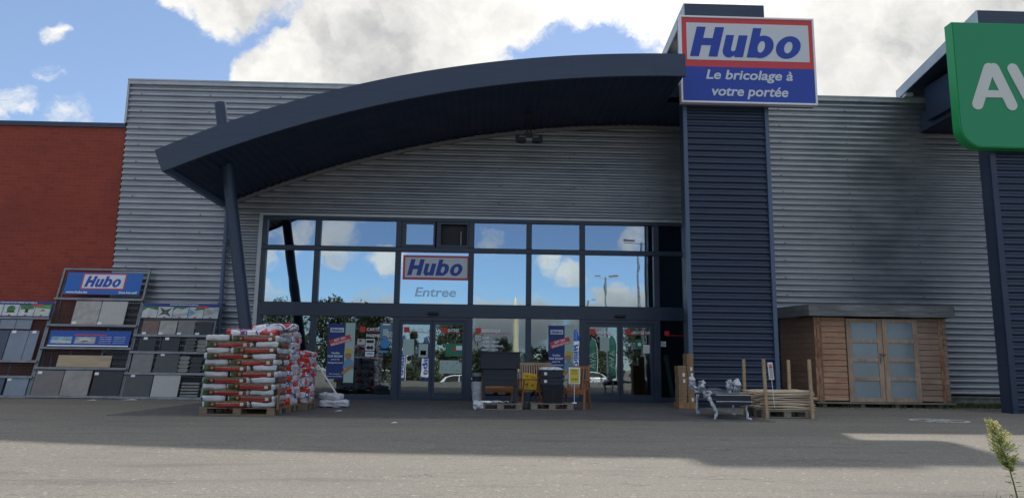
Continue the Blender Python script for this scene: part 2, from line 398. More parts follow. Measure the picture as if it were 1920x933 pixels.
def text_mesh(body, shear=0., offset=0., depth=.004, align='CENTER', spacing=1.):
    key = (body, shear, offset, align, spacing)
    if key not in _FC:
        c = bpy.data.curves.new('lettering', 'FONT'); c.body = body; c.size = 1; c.shear = shear; c.offset = offset; c.align_x = align; c.space_character = spacing; c.resolution_u = 4
        o = bpy.data.objects.new('lettering', c); COL.objects.link(o)
        dg = bpy.context.evaluated_depsgraph_get()
        me = bpy.data.meshes.new_from_object(o.evaluated_get(dg)); vs = [tuple(v.co) for v in me.vertices]; fs = [tuple(p.vertices) for p in me.polygons]
        # boundary edges for the rim
        cnt = {}
        for f in fs:
            for i in range(len(f)):
                e = (f[i], f[(i + 1) % len(f)]); k = (min(e), max(e)); cnt.setdefault(k, []).append(e)
        rim = [v[0] for v in cnt.values() if len(v) == 1]
        bpy.data.objects.remove(o); bpy.data.curves.remove(c); bpy.data.meshes.remove(me)
        _FC[key] = (vs, fs, rim)
    return _FC[key]
def add_text(mb, body, x, z, y, h=None, w=None, x1=None, shear=0., offset=0., depth=.004, align='CENTER', mi=0, M=None, mirror=False, spacing=1., rot=0.):
    """lettering in the xz-plane, front at y (towards -y); fitted into width w (or x..x1) and height h"""
    vs, fs, rim = text_mesh(body, shear, offset, depth, align, spacing)
    if not vs: return mb
    X0 = min(v[0] for v in vs); X1 = max(v[0] for v in vs); Y0 = min(v[1] for v in vs); Y1 = max(v[1] for v in vs)
    if x1 is not None: w = x1 - x; cx = (x + x1) / 2
    sy = h / (Y1 - Y0) if h else None; sx = w / (X1 - X0) if w else sy
    if sy is None: sy = sx
    if x1 is None:
        W = (X1 - X0) * sx
        cx = {'CENTER': x, 'LEFT': x + W / 2, 'RIGHT': x - W / 2}[align]
    o = []; ca, sa = math.cos(rot), math.sin(rot); zc = z + (Y1 - Y0) * sy / 2
    for v in vs:
        a = (v[0] - (X0 + X1) / 2) * sx * (-1 if mirror else 1); b = (v[1] - (Y0 + Y1) / 2) * sy
        o.append((cx + a * ca - b * sa, zc + a * sa + b * ca))
    n = len(o); V = [(p[0], y, p[1]) for p in o] + [(p[0], y + depth, p[1]) for p in o]
    F = list(fs) + [tuple(i + n for i in reversed(f)) for f in fs] + [(a, b, b + n, a + n) for a, b in rim]
    return mb.add(V, F, mi, M)
def arc(cx, cz, rx, rz, a0, a1, n=10): return [(cx + rx * math.cos(rad(a0 + (a1 - a0) * i / n)), cz + rz * math.sin(rad(a0 + (a1 - a0) * i / n))) for i in range(n + 1)]
def ring_strip(mb, outer, inner, y, d, mi=0, M=None):
    n = len(outer); V = [(p[0], y, p[1]) for p in outer + inner] + [(p[0], y + d, p[1]) for p in outer + inner]; F = []
    for i in range(n):
        j = (i + 1) % n
        F += [(i, j, n + j, n + i), (2 * n + i, 3 * n + i, 3 * n + j, 2 * n + j), (i, 2 * n + i, 2 * n + j, j), (n + i, n + j, 3 * n + j, 3 * n + i)]
    return mb.add(V, F, mi, M)
def hubo_logo(mb, x0, x1, z0, z1, y, d=.006, mi=0, M=None):
    """heavy slanted word mark, drawn glyph by glyph; x height .74 of the cap height"""
    sh = .24; H = 1.; w = 3.42
    def T(p): return (x0 + (p[0] + sh * p[1]) / (w + sh) * (x1 - x0), z0 + p[1] * (z1 - z0))
    def poly(pts): mb.prism([T(p) for p in pts], y, y + d, 'y', mi, M)
    # H
    poly([(0, 0), (.28, 0), (.28, .38), (.58, .38), (.58, 0), (.86, 0), (.86, 1), (.58, 1), (.58, .62), (.28, .62), (.28, 1), (0, 1)])
    # u
    u = [(.98, .74), (.98, .24)] + arc(1.24, .24, .26, .26, 180, 275, 8)[1:] + [(1.38, .06), (1.40, 0), (1.66, 0), (1.66, .74), (1.38, .74), (1.38, .32)] + arc(1.305, .27, .075, .075, 0, -180, 6)[1:] + [(1.23, .74)]
    poly(u)
    # b : stem and bowl
    bx = 1.78; out = arc(bx + .40, .37, .37, .385, 0, 360, 28)[:-1]; inn = arc(bx + .385, .37, .115, .20, 0, 360, 28)[:-1]
    ring_strip(mb, [T(p) for p in out], [T(p) for p in inn], y, d, mi, M)
    mb.prism([T(p) for p in [(bx, 0), (bx + .262, 0), (bx + .262, 1), (bx, 1)]], y - .001, y + d, 'y', mi, M)
    # o
    ox = 3.19; out = arc(ox - .17, .37, .385, .385, 0, 360, 28)[:-1]; inn = arc(ox - .17, .37, .13, .20, 0, 360, 28)[:-1]
    ring_strip(mb, [T(p) for p in out], [T(p) for p in inn], y, d, mi, M)
    return mb
PITCH = .165
def profile(z0, z1, depth=.052, pitch=PITCH):
    """rounded trapezoid profile: list of (z, y) from z0 up"""
    base = [(0., 0.), (.05, -.02), (.30, -.0), (.36, .18), (.46, .82), (.52, 1.0), (.56, 1.02), (.80, 1.0), (.86, .84), (.94, .16)]
    out = []; k = math.floor(z0 / pitch)
    while k * pitch < z1:
        for f, q in base:
            z = (k + f) * pitch
            if z0 < z < z1: out.append((z, q * depth))
        k += 1
    return [(z0, depth)] + out + [(z1, depth)]
def sheet(mb, x0, x1, z0, z1, y, ztop=None, cols=1):
    """horizontal-rib cladding; ribs stand out to y, troughs lie 42 mm behind"""
    pr = profile(z0, z1); n = len(pr); V = []
    for c in range(cols + 1):
        x = x0 + (x1 - x0) * c / cols
        V += [(x, y + q, z) for z, q in pr]
    F = [(c * n + i, (c + 1) * n + i, (c + 1) * n + i + 1, c * n + i + 1) for c in range(cols) for i in range(n - 1)]
    return mb.add(V, F)
# ================================================================== THE SETTING
def gz(x, y):
    if y > -23: return 0.
    t = min(1, (-23 - y) / 12.); t = t * t * (3 - 2 * t)
    u = max(0, min(1, (1 - x) / 6)); u = u * u * (3 - 2 * u)
    return -(.85 + 1.0 * u) * t
g = MB(); xs = [-600, -200, -80, -40, -24, -16, -12, -8, -5, -3, -1, 1, 3, 5, 8, 12, 18, 28, 45, 90, 220, 600]; ys = [-600, -250, -120, -80, -60, -48, -40, -35, -33, -31, -29, -27, -25, -23, -18, -12, -6, 0, 10, 40, 120, 400]
V = [(x, y, gz(x, y)) for y in ys for x in xs]; nx = len(xs)
g.add(V, [(j * nx + i, j * nx + i + 1, (j + 1) * nx + i + 1, (j + 1) * nx + i) for j in range(len(ys) - 1) for i in range(nx - 1)])
struct(g.build('ground', M_asph, smooth=True, recalc=False))
p = MB(); p.box(-6.6, 5.2, -6.95, -.02, -.05, .006); struct(p.build('paving', M_pave))
p = MB(); p.box(-6.6, 5.2, -7.08, -6.955, -.05, .010); struct(p.build('edging_strip', mat('edging_concrete', (.11, .108, .10), .85, 0, .3, 5)))

# ------------------------------------------------------------------ brick building on the left
bb = thing('brick_building', 'red brick building wall with dark coping, left of the silver cladding', 'building', (-17, 0, 0))
w = MB(); w.box(-13, 6.69, .06, 20, 0, 7.45); w.build('wall', M_brick, bb)
w = MB(); w.box(-13.05, 6.69, .02, 20.04, 7.45, 7.58); w.build('coping', M_navyflat, bb)
w = MB(); w.box(-13, 6.69, .035, .06, 0, .25); w.build('plinth', M_conc, bb)

# ------------------------------------------------------------------ the shop
st = thing('shop_building', 'large shop hall with silver corrugated cladding, arched navy canopy and glazed entrance', 'building', (0, 0, 0))
XL, XR = -10.27, 30.
def screws(m, x0, x1, z0, z1, step):
    rr = random.Random(3); x = x0
    while x < x1:
        k = math.ceil(z0 / PITCH)
        while k * PITCH < z1:
            if k % 3 == 0: m.cbox((x + rr.uniform(-.02, .02), -.03, (k + .16) * PITCH), (.030, .018, .030), 1, b=.005)
            k += 1
        x += step
M_screw = mat('screw_steel', (.10, .10, .11), .5, .5)
ZT = 8.72
m = MB(); sheet(m, XL, -6.37, .05, ZT, -.02); screws(m, -9.9, -6.6, .5, 8.6, 1.9); m.build('cladding', [M_clad, M_screw], st, smooth=50, recalc=False)
m = MB(); sheet(m, -6.37, 5.6, 5.07, ZT, -.018); screws(m, -6, 5.3, 5.3, 8.6, 2.1); m.build('cladding', [M_clad, M_screw], st, smooth=50, recalc=False)
m = MB(); sheet(m, 5.6, XR, .30, ZT, -.02); screws(m, 8.4, 15, .6, 8.6, 1.95); m.build('cladding', [M_clad, M_screw], st, smooth=50, recalc=False)
m = MB(); m.box(XL - .05, XR, -.06, .3, ZT, ZT + .15); m.box(XL - .05, XR, -.08, -.06, ZT + .11, ZT + .15); m.build('coping', M_trim, st)
m = MB(); m.box(XL - .06, XL - .003, -.045, .3, 7.58, ZT); m.build('corner_trim', M_trim, st)
m = MB(); m.box(5.62, XR, -.05, .10, .02, .22); m.box(5.62, XR, -.09, -.0, .22, .26); m.build('plinth', M_conc, st)
m = MB()
m.box(XL, XR, .1, .25, 5.2, ZT, 0); m.box(XL, -6.4, .1, .25, 0, 5.2); m.box(5.62, XR, .101, .25, 0, 5.2)   # inner leaf
m.box(XL, XR, .25, 30, 8.0, 8.25); m.box(XL, XL + .2, .25, 30, 0, 8.0); m.box(XR - .2, XR, .25, 30, 0, 8.0); m.box(XL, XR, 30, 30.3, 0, 8.2)
m.build('inner_shell', M_dark, st)
m = MB(); m.box(-6.6, 5.8, .0, 14, -.03, .012); m.build('shop_floor', mat('shop_floor_tiles', (.16, .15, .14), .4, 0, .2, 2), st)
m = MB(); m.box(-6.6, 5.8, 10, 10.1, .02, 5.2); m.box(-6.7, -6.6, .3, 10, 0, 5.2); m.box(5.8, 5.9, .3, 10, 0, 5.2); m.build('back_wall', mat('back_wall_paint', (.10, .11, .12), .8, 0, .3, .8), st)
m = MB(); m.box(-6.6, 5.8, .3, 10, 5.2, 5.25); m.build('shop_ceiling', mat('ceiling_panels', (.25, .26, .27), .8), st)
# --- glazing frame
ZB = [.03, .12, 2.23, 2.60, 4.04, 4.17, 4.90, 4.99]
MX = [-6.2, -4.74, -2.50, -.47, 1.14, 2.64, 4.72, 5.56]
fr = MB()
fr.box(-6.26, 5.60, -.05, .10, 2.23, 2.60); fr.box(-6.26, 5.60, -.05, .10, 4.04, 4.17); fr.box(-6.26, 5.60, -.05, .10, 4.90, 4.99)
for x in MX:
    wd = .075 if x > -6 else .06
    for a, b_ in ((2.603, 4.037), (4.173, 4.897), (.0, 2.227)):
        fr.box(x - wd, x + wd, -.06, .105, a, b_)
for a, b_ in ((-6.14, -4.82), (-4.66, -2.58), (-.39, 1.06), (1.22, 2.56), (4.8, 5.48)):
    fr.box(a, b_, -.045, .095, .0, .13)
bevel(fr.build('glazing_frame', M_frame, st), .006, 1)
tr = MB(); tr.box(-6.37, -6.265, -.07, .12, .0, 5.07); tr.box(-6.265, 5.6, -.07, .12, 4.995, 5.066); tr.build('window_surround', M_trim, st)
def pane(x0, x1, z0, z1, m_, y=.03, parent=None, name='window_pane'):
    q = MB(); q.box(x0, x1, y, y + .012, z0, z1)
    return q.build(name, m_, parent or st)
for i in range(7):
    a, b_ = MX[i] + .06, MX[i + 1] - .06
    pane(a, b_, 2.58, 4.06, G_mid)
    if i != 2: pane(a, b_, 4.15, 4.92, G_top)
for a, b_ in ((-6.15, -4.81), (-4.67, -2.57), (-.40, 1.07), (1.21, 2.57), (4.79, 5.49)): pane(a, b_, .12, 2.25, G_low)
# vent casement (left, shut) and the open one beside it
v = MB(); z0, z1 = 4.175, 4.895
for a, b_ in ((-2.42, -1.49), (-1.45, -.55)):
    v.box(a, a + .12, -.03, .07, z0, z1); v.box(b_ - .05, b_, -.03, .07, z0, z1); v.box(a + .12, b_ - .05, -.03, .07, z0, z0 + .07); v.box(a + .12, b_ - .05, -.03, .07, z1 - .06, z1)
vo_ = v.build('vent_window', M_frame, st)
pane(-2.30, -1.54, z0 + .06, z1 - .05, G_top, .02, vo_, 'pane')
v = MB(); v.box(-1.33, -.60, .14, .16, z0 + .07, z1 - .06); v.build('vent_dark_panel', M_dark, vo_)  # dark panel stands for the shade inside the open vent
v = MB(); v.box(-.78, -.765, .05, .12, z0 + .07, z1 - .25); v.build('stay_arm', M_trim, vo_)
# sliding doors
def sliding(x0, x1, lab_y=.0):
    xm = (x0 + x1) / 2; n = MB()
    n.box(x0, x1, -.055, .10, 2.14, 2.225); n.box(x0, x0 + .04, -.055, .1, .02, 2.14); n.box(x1 - .04, x1, -.055, .1, .02, 2.14); n.box(x0 + .04, x1 - .04, -.03, .09, .008, .03)
    d = n.build('sliding_door', M_frame, st)
    for a, b_ in ((x0 + .045, xm - .006), (xm + .006, x1 - .045)):
        l = MB(); l.box(a, a + .075, -.02, .03, .035, 2.135); l.box(b_ - .075, b_, -.02, .03, .035, 2.135); l.box(a + .075, b_ - .075, -.02, .03, .035, .20); l.box(a + .075, b_ - .075, -.02, .03, 2.03, 2.135)
        lo = l.build('door_leaf', M_frame, d)
        q = MB(); q.box(a + .07, b_ - .07, 0, .01, .19, 2.04); q.build('door_pane', G_low, d)
    q = MB(); q.cbox((xm, -.11, 2.33), (.30, .11, .07), b=.02); q.build('motion_sensor', M_black, d)
    return d
sliding(-2.425, -.545); sliding(2.715, 4.645)
# --- canopy
def polyfit(pts, deg):
    n = deg + 1; A = [[0.] * n for _ in range(n)]; B = [0.] * n
    for x, y in pts:
        x = x / 5
        for i in range(n):
            B[i] += y * x ** i
            for j in range(n): A[i][j] += x ** (i + j)
    for i in range(n):
        p_ = A[i][i]
        for j in range(i, n): A[i][j] /= p_
        B[i] /= p_
        for k in range(n):
            if k != i:
                f = A[k][i]
                for j in range(i, n): A[k][j] -= f * A[i][j]
                B[k] -= f * B[i]
    return lambda x: sum(c * (x / 5) ** i for i, c in enumerate(B))
TOP = polyfit([(-7.64, 5.7), (-6.36, 6.24), (-5.17, 6.72), (-3.97, 7.12), (-2.75, 7.48), (-1.52, 7.76), (-.27, 7.98), (.99, 8.13), (2.25, 8.23), (3.53, 8.31), (4.62, 8.35)], 3)
BOT = polyfit([(-7.43, 5.20), (-6.31, 5.66), (-5.13, 6.10), (-3.94, 6.51), (-2.97, 6.82), (-1.5, 7.15), (-.26, 7.38), (.99, 7.56), (2.25, 7.68), (3.52, 7.75), (4.61, 7.79)], 3)
def cpoly(xl_t, xl_b, x1, n=44, dt=0., db=0.):
    t = [(xl_t + (x1 - xl_t) * i / n,) for i in range(n + 1)]
    return [(x, TOP(x) + dt) for (x,) in t] + [(xl_b + (x1 - xl_b) * i / n, BOT(xl_b + (x1 - xl_b) * i / n) + db) for i in range(n, -1, -1)]
YF = -3.9
def strip2(mb, xt0, xb0, x1, y0, y1, n=44, dt=0., db=0.):
    """closed band between top and bottom curve from y0 to y1"""
    T_ = [(xt0 + (x1 - xt0) * i / n) for i in range(n + 1)]; B_ = [(xb0 + (x1 - xb0) * i / n) for i in range(n + 1)]
    V = []
    for y in (y0, y1):
        V += [(x, y, TOP(x) + dt) for x in T_] + [(x, y, BOT(x) + db) for x in B_]
    k = n + 1; F = []
    for i in range(n):
        F += [(i, i + 1, k + i + 1, k + i), (2 * k + i, 3 * k + i, 3 * k + i + 1, 2 * k + i + 1), (i, 2 * k + i, 2 * k + i + 1, i + 1), (k + i, k + i + 1, 3 * k + i + 1, 3 * k + i)]
    F += [(0, k, 3 * k, 2 * k), (n, 2 * k + n, 3 * k + n, k + n)]
    return mb.add(V, F)
m = MB(); strip2(m, -7.64, -7.43, 4.62, YF, YF + .08); canopy = m.build('canopy', M_navyflat, st, smooth=30)
m = MB(); strip2(m, -7.64, -7.43, 4.62, YF + .08, -.05, db=.20); strip2(m, 4.62, 4.62, 5.56, -1.96, -.05, 6, db=.2); m.build('canopy_roof', M_navyflat, canopy, smooth=30)
for xj in (-5.3, -2.9, -.5, 1.9, 3.9):
    q = MB(); q.box(xj - .012, xj + .012, YF - .004, YF - .0005, BOT(xj) + .01, TOP(xj) - .01); q.build('joint_cover', M_frame, canopy)
# corrugated soffit, ribs from front to back
m = MB(); V = []; x = -7.40; S = []
s_acc = 0; px_, pz_ = -7.40, BOT(-7.40)
xx = -7.40
while xx < 5.56:
    zz = BOT(xx); s_acc += math.hypot(xx - px_, zz - pz_); px_, pz_ = xx, zz
    ph = (s_acc / .20) % 1
    q = 0 if ph < .35 else ((ph - .35) / .15 if ph < .5 else (1 if ph < .85 else (1 - (ph - .85) / .15)))
    S.append((xx, zz + .06 + (.035 if xx < -5.2 else .018) * q)); xx += .022
for (a, b_) in S: V += [(a, YF + .08 if a < 4.62 else -1.96, b_), (a, -.05, b_)]
m.add(V, [(2 * i, 2 * i + 1, 2 * i + 3, 2 * i + 2) for i in range(len(S) - 1)]); m.build('soffit', M_soff, canopy, recalc=False)
m = MB(); m.prism([(-7.43, BOT(-7.43) - .0), (-7.34, BOT(-7.34) - .02), (-7.30, BOT(-7.34) + .2), (-7.40, BOT(-7.43) + .2)], YF + .08, -.05, 'y'); m.build('edge_trim', M_trimblue, canopy)
m = MB(); n = 50
P_ = [(-7.3 + 12.86 * i / n, BOT(-7.3 + 12.86 * i / n)) for i in range(n + 1)]
m.prism([(a, b_ + .03) for a, b_ in P_] + [(a, b_ - .06) for a, b_ in reversed(P_)], -.10, -.025, 'y'); m.build('arch_trim', mat('arch_trim_paint', (.20, .21, .21), .5), canopy)
m = MB(); m.tube([(-5.41, -2.6, 0), (-5.41 - .1816 * 7.3, -2.6, 7.3)], [.155, .135], 28); c = m.build('canopy_column', M_navyflat, canopy, smooth=40)
m = MB(); m.cbox((-5.41, -2.6, .012), (.5, .5, .02)); m.build('base_plate', M_frame, c)
m = MB(); m.tube([(-7.22, -.13, .05), (-7.24, -.13, 5.15)], .055, 14); [m.box(-7.30, -7.15, -.19, -.03, z, z + .03) for z in (.8, 2.5, 4.2)]; m.build('downpipe', M_trimblue, st, smooth=40)
# floodlight under the canopy
fl = thing('floodlight', 'black twin floodlight hanging from the canopy soffit above the entrance', 'floodlight', (1.03, -1.5, 7.56))
m = MB(); m.cbox((0, 0, .02), (.16, .14, .1)); m.tube([(-.04, 0, 0), (-.04, 0, -.55)], .02); m.tube([(.05, 0, 0), (.05, 0, -.55)], .02); m.box(-.1, .1, -.05, .05, -.62, -.5); m.build('bracket', M_black, fl)
for s_ in (-1, 1):
    m = MB(); m.cbox((s_ * .20, -.05, -.72), (.24, .18, .13), b=.03); m.cbox((s_ * .31, -.08, -.68), (.1, .1, .2), b=.02); m.build('lamp_head', M_black, fl)
m = MB(); m.cbox((0, -.04, -.70), (.36, .14, .11), b=.02); m.build('housing', M_galv, fl)

# ------------------------------------------------------------------ sign towers standing before the hall
def tower(name, label, x0, x1, yf, th, H, slab_y, slab_z, left_x, tr_w=.10):
    r = thing(name, label, 'tower', ((x0 + x1) / 2, yf + th / 2, 0)); ox, oy = (x0 + x1) / 2, yf + th / 2
    m = MB(); m.box(x0 + .02 - ox, x1 - .02 - ox, .06 - th / 2, th / 2 - .002, 0, H - .5); m.build('core', M_navyflat, r)
    m = MB(); sheet(m, x0 + tr_w - .02 - ox, x1 - tr_w + .02 - ox, .05, H - .45, -th / 2 + .01); m.build('cladding', M_navy, r, smooth=50, recalc=False)
    for a, b_, nm in ((x0, x0 + tr_w, M_trimblue if tr_w < .12 else M_navy), (x1 - tr_w, x1, M_trimblue)):
        m = MB(); m.box(a - ox, b_ - ox, -th / 2 - .03, -th / 2 + .058, .0, H - .45); m.build('corner_trim', nm, r)
    # roof slab running back over the hall: front box, pale edge, recessed side, rear leg
    m = MB(); yb = slab_y - oy; zf, zb = H, slab_z; t_ = .36; fy = -th / 2 - .02
    m.prism([(fy, zf - .42), (fy, zf), (yb, zb), (yb, zb - t_ * .8), (fy + .45, zf - .42)], left_x - ox, x1 - ox, 'x'); sl = m.build('roof_slab', M_navyflat, r)
    m = MB(); m.prism([(fy + .0, zf - .40), (fy, zf), (yb, zb), (yb, zb - t_ * .8), (fy + .4, zf - .40)], left_x - .03 - ox, left_x - .002 - ox, 'x'); m.build('slab_edge', M_portal, sl)
    m = MB(); m.box(left_x - ox + .0, left_x - ox + .22, yb - .45, yb - .25, 8.87, zb - .12); m.build('rear_leg', M_portal, sl)
    m = MB(); m.box(left_x - ox + .35, x1 - ox - .05, th / 2 + .02, yb - .8, 8.0, zb - .3 + .1); m.build('side_infill', M_soff, sl)
    return r
tower('sign_tower', 'navy corrugated sign tower carrying the red, white and blue sign', 4.93, 7.15, -2.4, .42, 10.40, .25, 10.05, 5.04)
tower('sign_tower', 'navy corrugated sign tower carrying the green sign at the right edge', 12.10, 14.9, -3.5, .4, 9.86, .25, 9.19, 12.12, .14)
# side canopy of the neighbouring shop
nc = thing('side_canopy', 'dark blue box canopy behind the green sign, fixed to the hall wall', 'canopy', (13.8, 0, 0))
m = MB(); m.box(-1.18, 2.5, -3.05, -.03, 7.86, 8.36); m.box(-1.2, -1.18, -3.05, -.03, 7.84, 8.38); m.build('fascia', M_navyflat, nc)
m = MB(); m.box(-1.15, 2.5, -3.0, -.04, 7.83, 7.858); m.build('soffit', M_soff, nc)

# ------------------------------------------------------------------ signs
def big_sign():
    r = thing('shop_sign', 'large red, white and blue Hubo sign box on top of the navy tower', 'sign', (6.56, -2.6, 7.56))
    ox, oz = 6.56, 7.56; X0, X1, Z0, Z1 = 4.81 - ox, 8.31 - ox, 0, 9.90 - oz
    m = MB(); m.box(X0 + .02, X1 - .02, -.10, .17, Z0 + .02, Z1 - .02); m.build('sign_box', M_galv, r)
    m = MB(); f = .05
    m.box(X0, X1, -.155, .02, Z0, Z0 + f); m.box(X0, X1, -.155, .02, Z1 - f, Z1); m.box(X0, X0 + f, -.155, .02, Z0 + f, Z1 - f); m.box(X1 - f, X1, -.155, .02, Z0 + f, Z1 - f); bevel(m.build('sign_frame', M_white, r), .01)
    zs = 8.53 - oz
    m = MB(); m.box(X0 + f, X1 - f, -.13, -.10, zs, Z1 - f); m.build('red_panel', M_red, r)
    m = MB(); m.box(X0 + f, X1 - f, -.13, -.10, Z0 + f, zs - .001); m.build('blue_panel', M_blue, r)
    m = MB(); m.box(4.985 - ox, 8.16 - ox, -.137, -.1305, 8.71 - oz, 9.71 - oz); m.build('white_panel', M_signw, r)
    m = MB(); hubo_logo(m, 5.06 - ox, 8.07 - ox, 8.80 - oz, 9.60 - oz, -.145, .007); m.build('logo_lettering', M_blue, r)
    m = MB(); add_text(m, 'Le bricolage à', 5.46 - ox, 8.12 - oz, -.138, h=.33, x1=7.70 - ox, shear=.2, offset=.022, depth=.007)
    m.build('lettering', M_signw, r)
    m = MB(); add_text(m, 'votre portée', 5.60 - ox, 7.68 - oz, -.138, h=.33, x1=7.56 - ox, shear=.2, offset=.022, depth=.007); m.build('lettering', M_signw, r)
    m = MB()
    for x in (5.4, 6.2, 7.0, 7.8): m.tube([(x - ox, .17, .12), (x - ox, .30, .12)], .03)
    m.build('bracket', M_galv, r)
big_sign()
def green_sign():
    ox = 13.1; r = thing('shop_sign', 'green sign box with rounded corners and pale AVA letters at the right edge', 'sign', (ox, -3.8, 6.22))
    def outline(X0, X1, Z0, Z1, rc): return [(X0, Z1), (X0, Z0 + rc)] + arc(X0 + rc, Z0 + rc, rc, rc, 180, 270, 10)[1:] + arc(X1 - rc, Z0 + rc, rc, rc, 270, 360, 10) + [(X1, Z1)]
    X0, X1, Z1 = 11.24 - ox, 14.96 - ox, 9.38 - 6.22
    m = MB(); m.prism(outline(X0, X1, 0, Z1, .52), .0, .28, 'y'); m.build('sign_box', M_greenedge, r, smooth=30)
    m = MB(); m.prism(outline(X0 + .02, X1 - .02, .02, Z1 - .02, .50), -.02, -.001, 'y'); m.build('front_panel', M_green, r)
    m = MB(); k = [0]
    def stroke(a, b_, w_=.135):
        k[0] += 1; y0 = -.034 - .0008 * k[0]; a = Vector(a); b_ = Vector(b_); d = (b_ - a).normalized(); ang = math.degrees(math.atan2(d.y, d.x))
        m.prism(arc(b_.x, b_.y, w_, w_, ang - 90, ang + 90, 10) + arc(a.x, a.y, w_, w_, ang + 90, ang + 270, 10), y0, -.0205, 'y')
    zb, zt = 1.06, 1.98
    for X in (12.12 - ox, 14.02 - ox):
        stroke((X - .42, zb), (X - .06, zt)); stroke((X + .42, zb), (X + .06, zt)); stroke((X - .26, zb + .27), (X + .26, zb + .27), .09)
    X = 13.07 - ox; stroke((X - .42, zt), (X - .02, zb)); stroke((X + .42, zt), (X + .02, zb))
    m.build('lettering', M_lett, r)
green_sign()
# sign on the glass over the entrance
r = thing('window_sign', 'white Hubo sign with red border stuck on the glass above the entrance', 'sign', (-1.44, .02, 3.27))
m = MB(); m.box(-.92, .93, -.012, .0, 0, .68); m.build('border', M_red, r)
m = MB(); m.box(-.86, .87, -.016, -.0125, .06, .62); m.build('panel', M_signw, r)
m = MB(); hubo_logo(m, -.80, .80, .12, .57, -.02, .0035); m.build('logo_lettering', M_logo, r)
m = MB(); add_text(m, 'Entree', -1.44, 2.80, .015, h=.26, w=1.14, shear=.15, offset=.02)
fv, T, b, o = new_mat('faded_vinyl'); b.inputs['Base Color'].default_value = (.42, .36, .36, 1); tr_ = T.node('ShaderNodeBsdfTransparent'); mx = T.node('ShaderNodeMixShader'); mx.inputs[0].default_value = .20
T.l.new(tr_.outputs[0], mx.inputs[1]); T.l.new(b.outputs[0], mx.inputs[2]); T.l.new(mx.outputs[0], o.inputs[0])
tag(m.build('window_lettering', fv), 'faded grey word Entree on the glass below the Hubo window sign', 'lettering')
# ================================================================== LETTERING AND POSTERS AT THE GLASS
VY = .024
def vinyl(body, x0, x1, z, h, label, square=None, line=None, y=VY, mirror=False, m_=None, shear=0.):
    r = thing('window_lettering', label, 'lettering', ((x0 + x1) / 2, y, z)); ox = (x0 + x1) / 2
    q = MB()
    rows = body if isinstance(body, list) else [(body, 0)]
    for b_, dz in rows: add_text(q, b_, x0 - ox, dz, 0, h=h, x1=(x1 - ox) if len(rows) == 1 else None, w=None, align='LEFT', offset=.02, depth=.003, mirror=mirror, shear=shear)
    q.build('lettering', m_ or M_white2, r)
    if square:
        q = MB(); q.box(square[0] - ox, square[0] + .15 - ox, -.001, .003, square[1] - z, square[1] + .15 - z); q.build('red_square', M_redv, r)
    if line:
        q = MB(); q.box(line[0] - ox, line[1] - ox, -.002, .003, line[2] - z, line[2] + .014 - z); q.build('red_line', M_redv, r)
    return r
vinyl([('CARTE DE', .17), ('PAIEMENT', 0)], -3.29, -2.9, 1.67, .085, 'white words CARTE DE PAIEMENT with red square on the pane left of the entrance', (-3.48, 1.81), (-3.29, -2.6, 1.81))
vinyl('ENTREE', -2.09, -1.72, 1.84, .085, 'white word ENTREE with red square on the left entrance door', (-2.27, 1.81), (-2.09, -1.56, 1.81), y=-.006)
vinyl('ENTREE', -1.07, -.76, 1.84, .085, 'white word ENTREE with red square on the right entrance door', (-1.24, 1.81), (-1.07, -.64, 1.81), y=-.006)
vinyl([('BIENVENUE', 0)], -.13, .37, 1.84, .09, 'white word BIENVENUE with red line on the pane right of the entrance', (-.31, 1.81), (-.13, .60, 1.81))
r = vinyl([('Lundi:', .82), ('13h00 - 18h30', .71), ('Mardi - Vendredi', .60), ('9h00 - 18h30', .49), ('Samedi:', .38), ('9h00 - 18h00', .27), ('Dimanche:', .16), ('9h00 - 12h30', .05)], -.13, .4, .85, .062, 'white opening hours lettering above the dark raised planter')
vinyl('à bientôt.', 3.02, 3.42, 1.85, .085, 'mirrored white words à bientôt on the left exit door', (2.85, 1.83), (3.0, 3.5, 1.82), y=-.006, mirror=True)
vinyl('AU REVOIR', 4.02, 4.52, 1.85, .085, 'mirrored white words AU REVOIR on the right exit door', (3.83, 1.83), (3.98, 4.55, 1.82), y=-.006, mirror=True)
r = thing('window_sticker', 'red square with thin red line on the dark pane beside the tower', 'sticker', (4.93, VY, 1.82))
q = MB(); q.box(0, .13, 0, .003, 0, .13); q.box(.13, .55, -.001, .003, .0, .014); q.build('red_mark', M_redv, r)
def sticker(x0, x1, z0, z1, base, label, kind=None, y=VY - .001):
    r = thing('window_sticker', label, 'sticker', ((x0 + x1) / 2, y, z0)); w_, h_ = (x1 - x0) / 2, z1 - z0
    q = MB()
    if kind == 'round': q.disc((0, h_ / 2, -.002), w_, .003, 28, 'y')
    else: q.box(-w_, w_, -.002, .001, 0, h_)
    q.build('sheet', base, r)
    return r, w_, h_
M_cy = mat('sticker_blue', (.05, .25, .55), .5); M_ltg = mat('notice_pale_green', (.42, .55, .50), .6); M_grn = mat('notice_green', (.02, .20, .10), .5)
def mark(r, w_, h_, parts, name='print'):
    """parts: (kind, x0,x1,z0,z1, material, text)"""
    for k, (a, b_, c, d, mt, tx) in enumerate(parts):
        q = MB()
        if tx == 'disc': q.disc((a * w_, c * h_, -.0045), b_, .002, 18, 'y')
        elif tx: add_text(q, tx, a * w_, c * h_, -.005, h=(d - c) * h_, x1=b_ * w_, offset=.02, depth=.002)
        else: q.box(a * w_, b_ * w_, -.0045, -.0025, c * h_, d * h_)
        q.build(name, mt, r)
a = sticker(-3.30, -3.06, 1.48, 1.62, M_white2, 'white card logo sticker with black mark, topmost below the card payment words'); mark(*a, [(-.85, .85, .2, .8, M_black, None)])
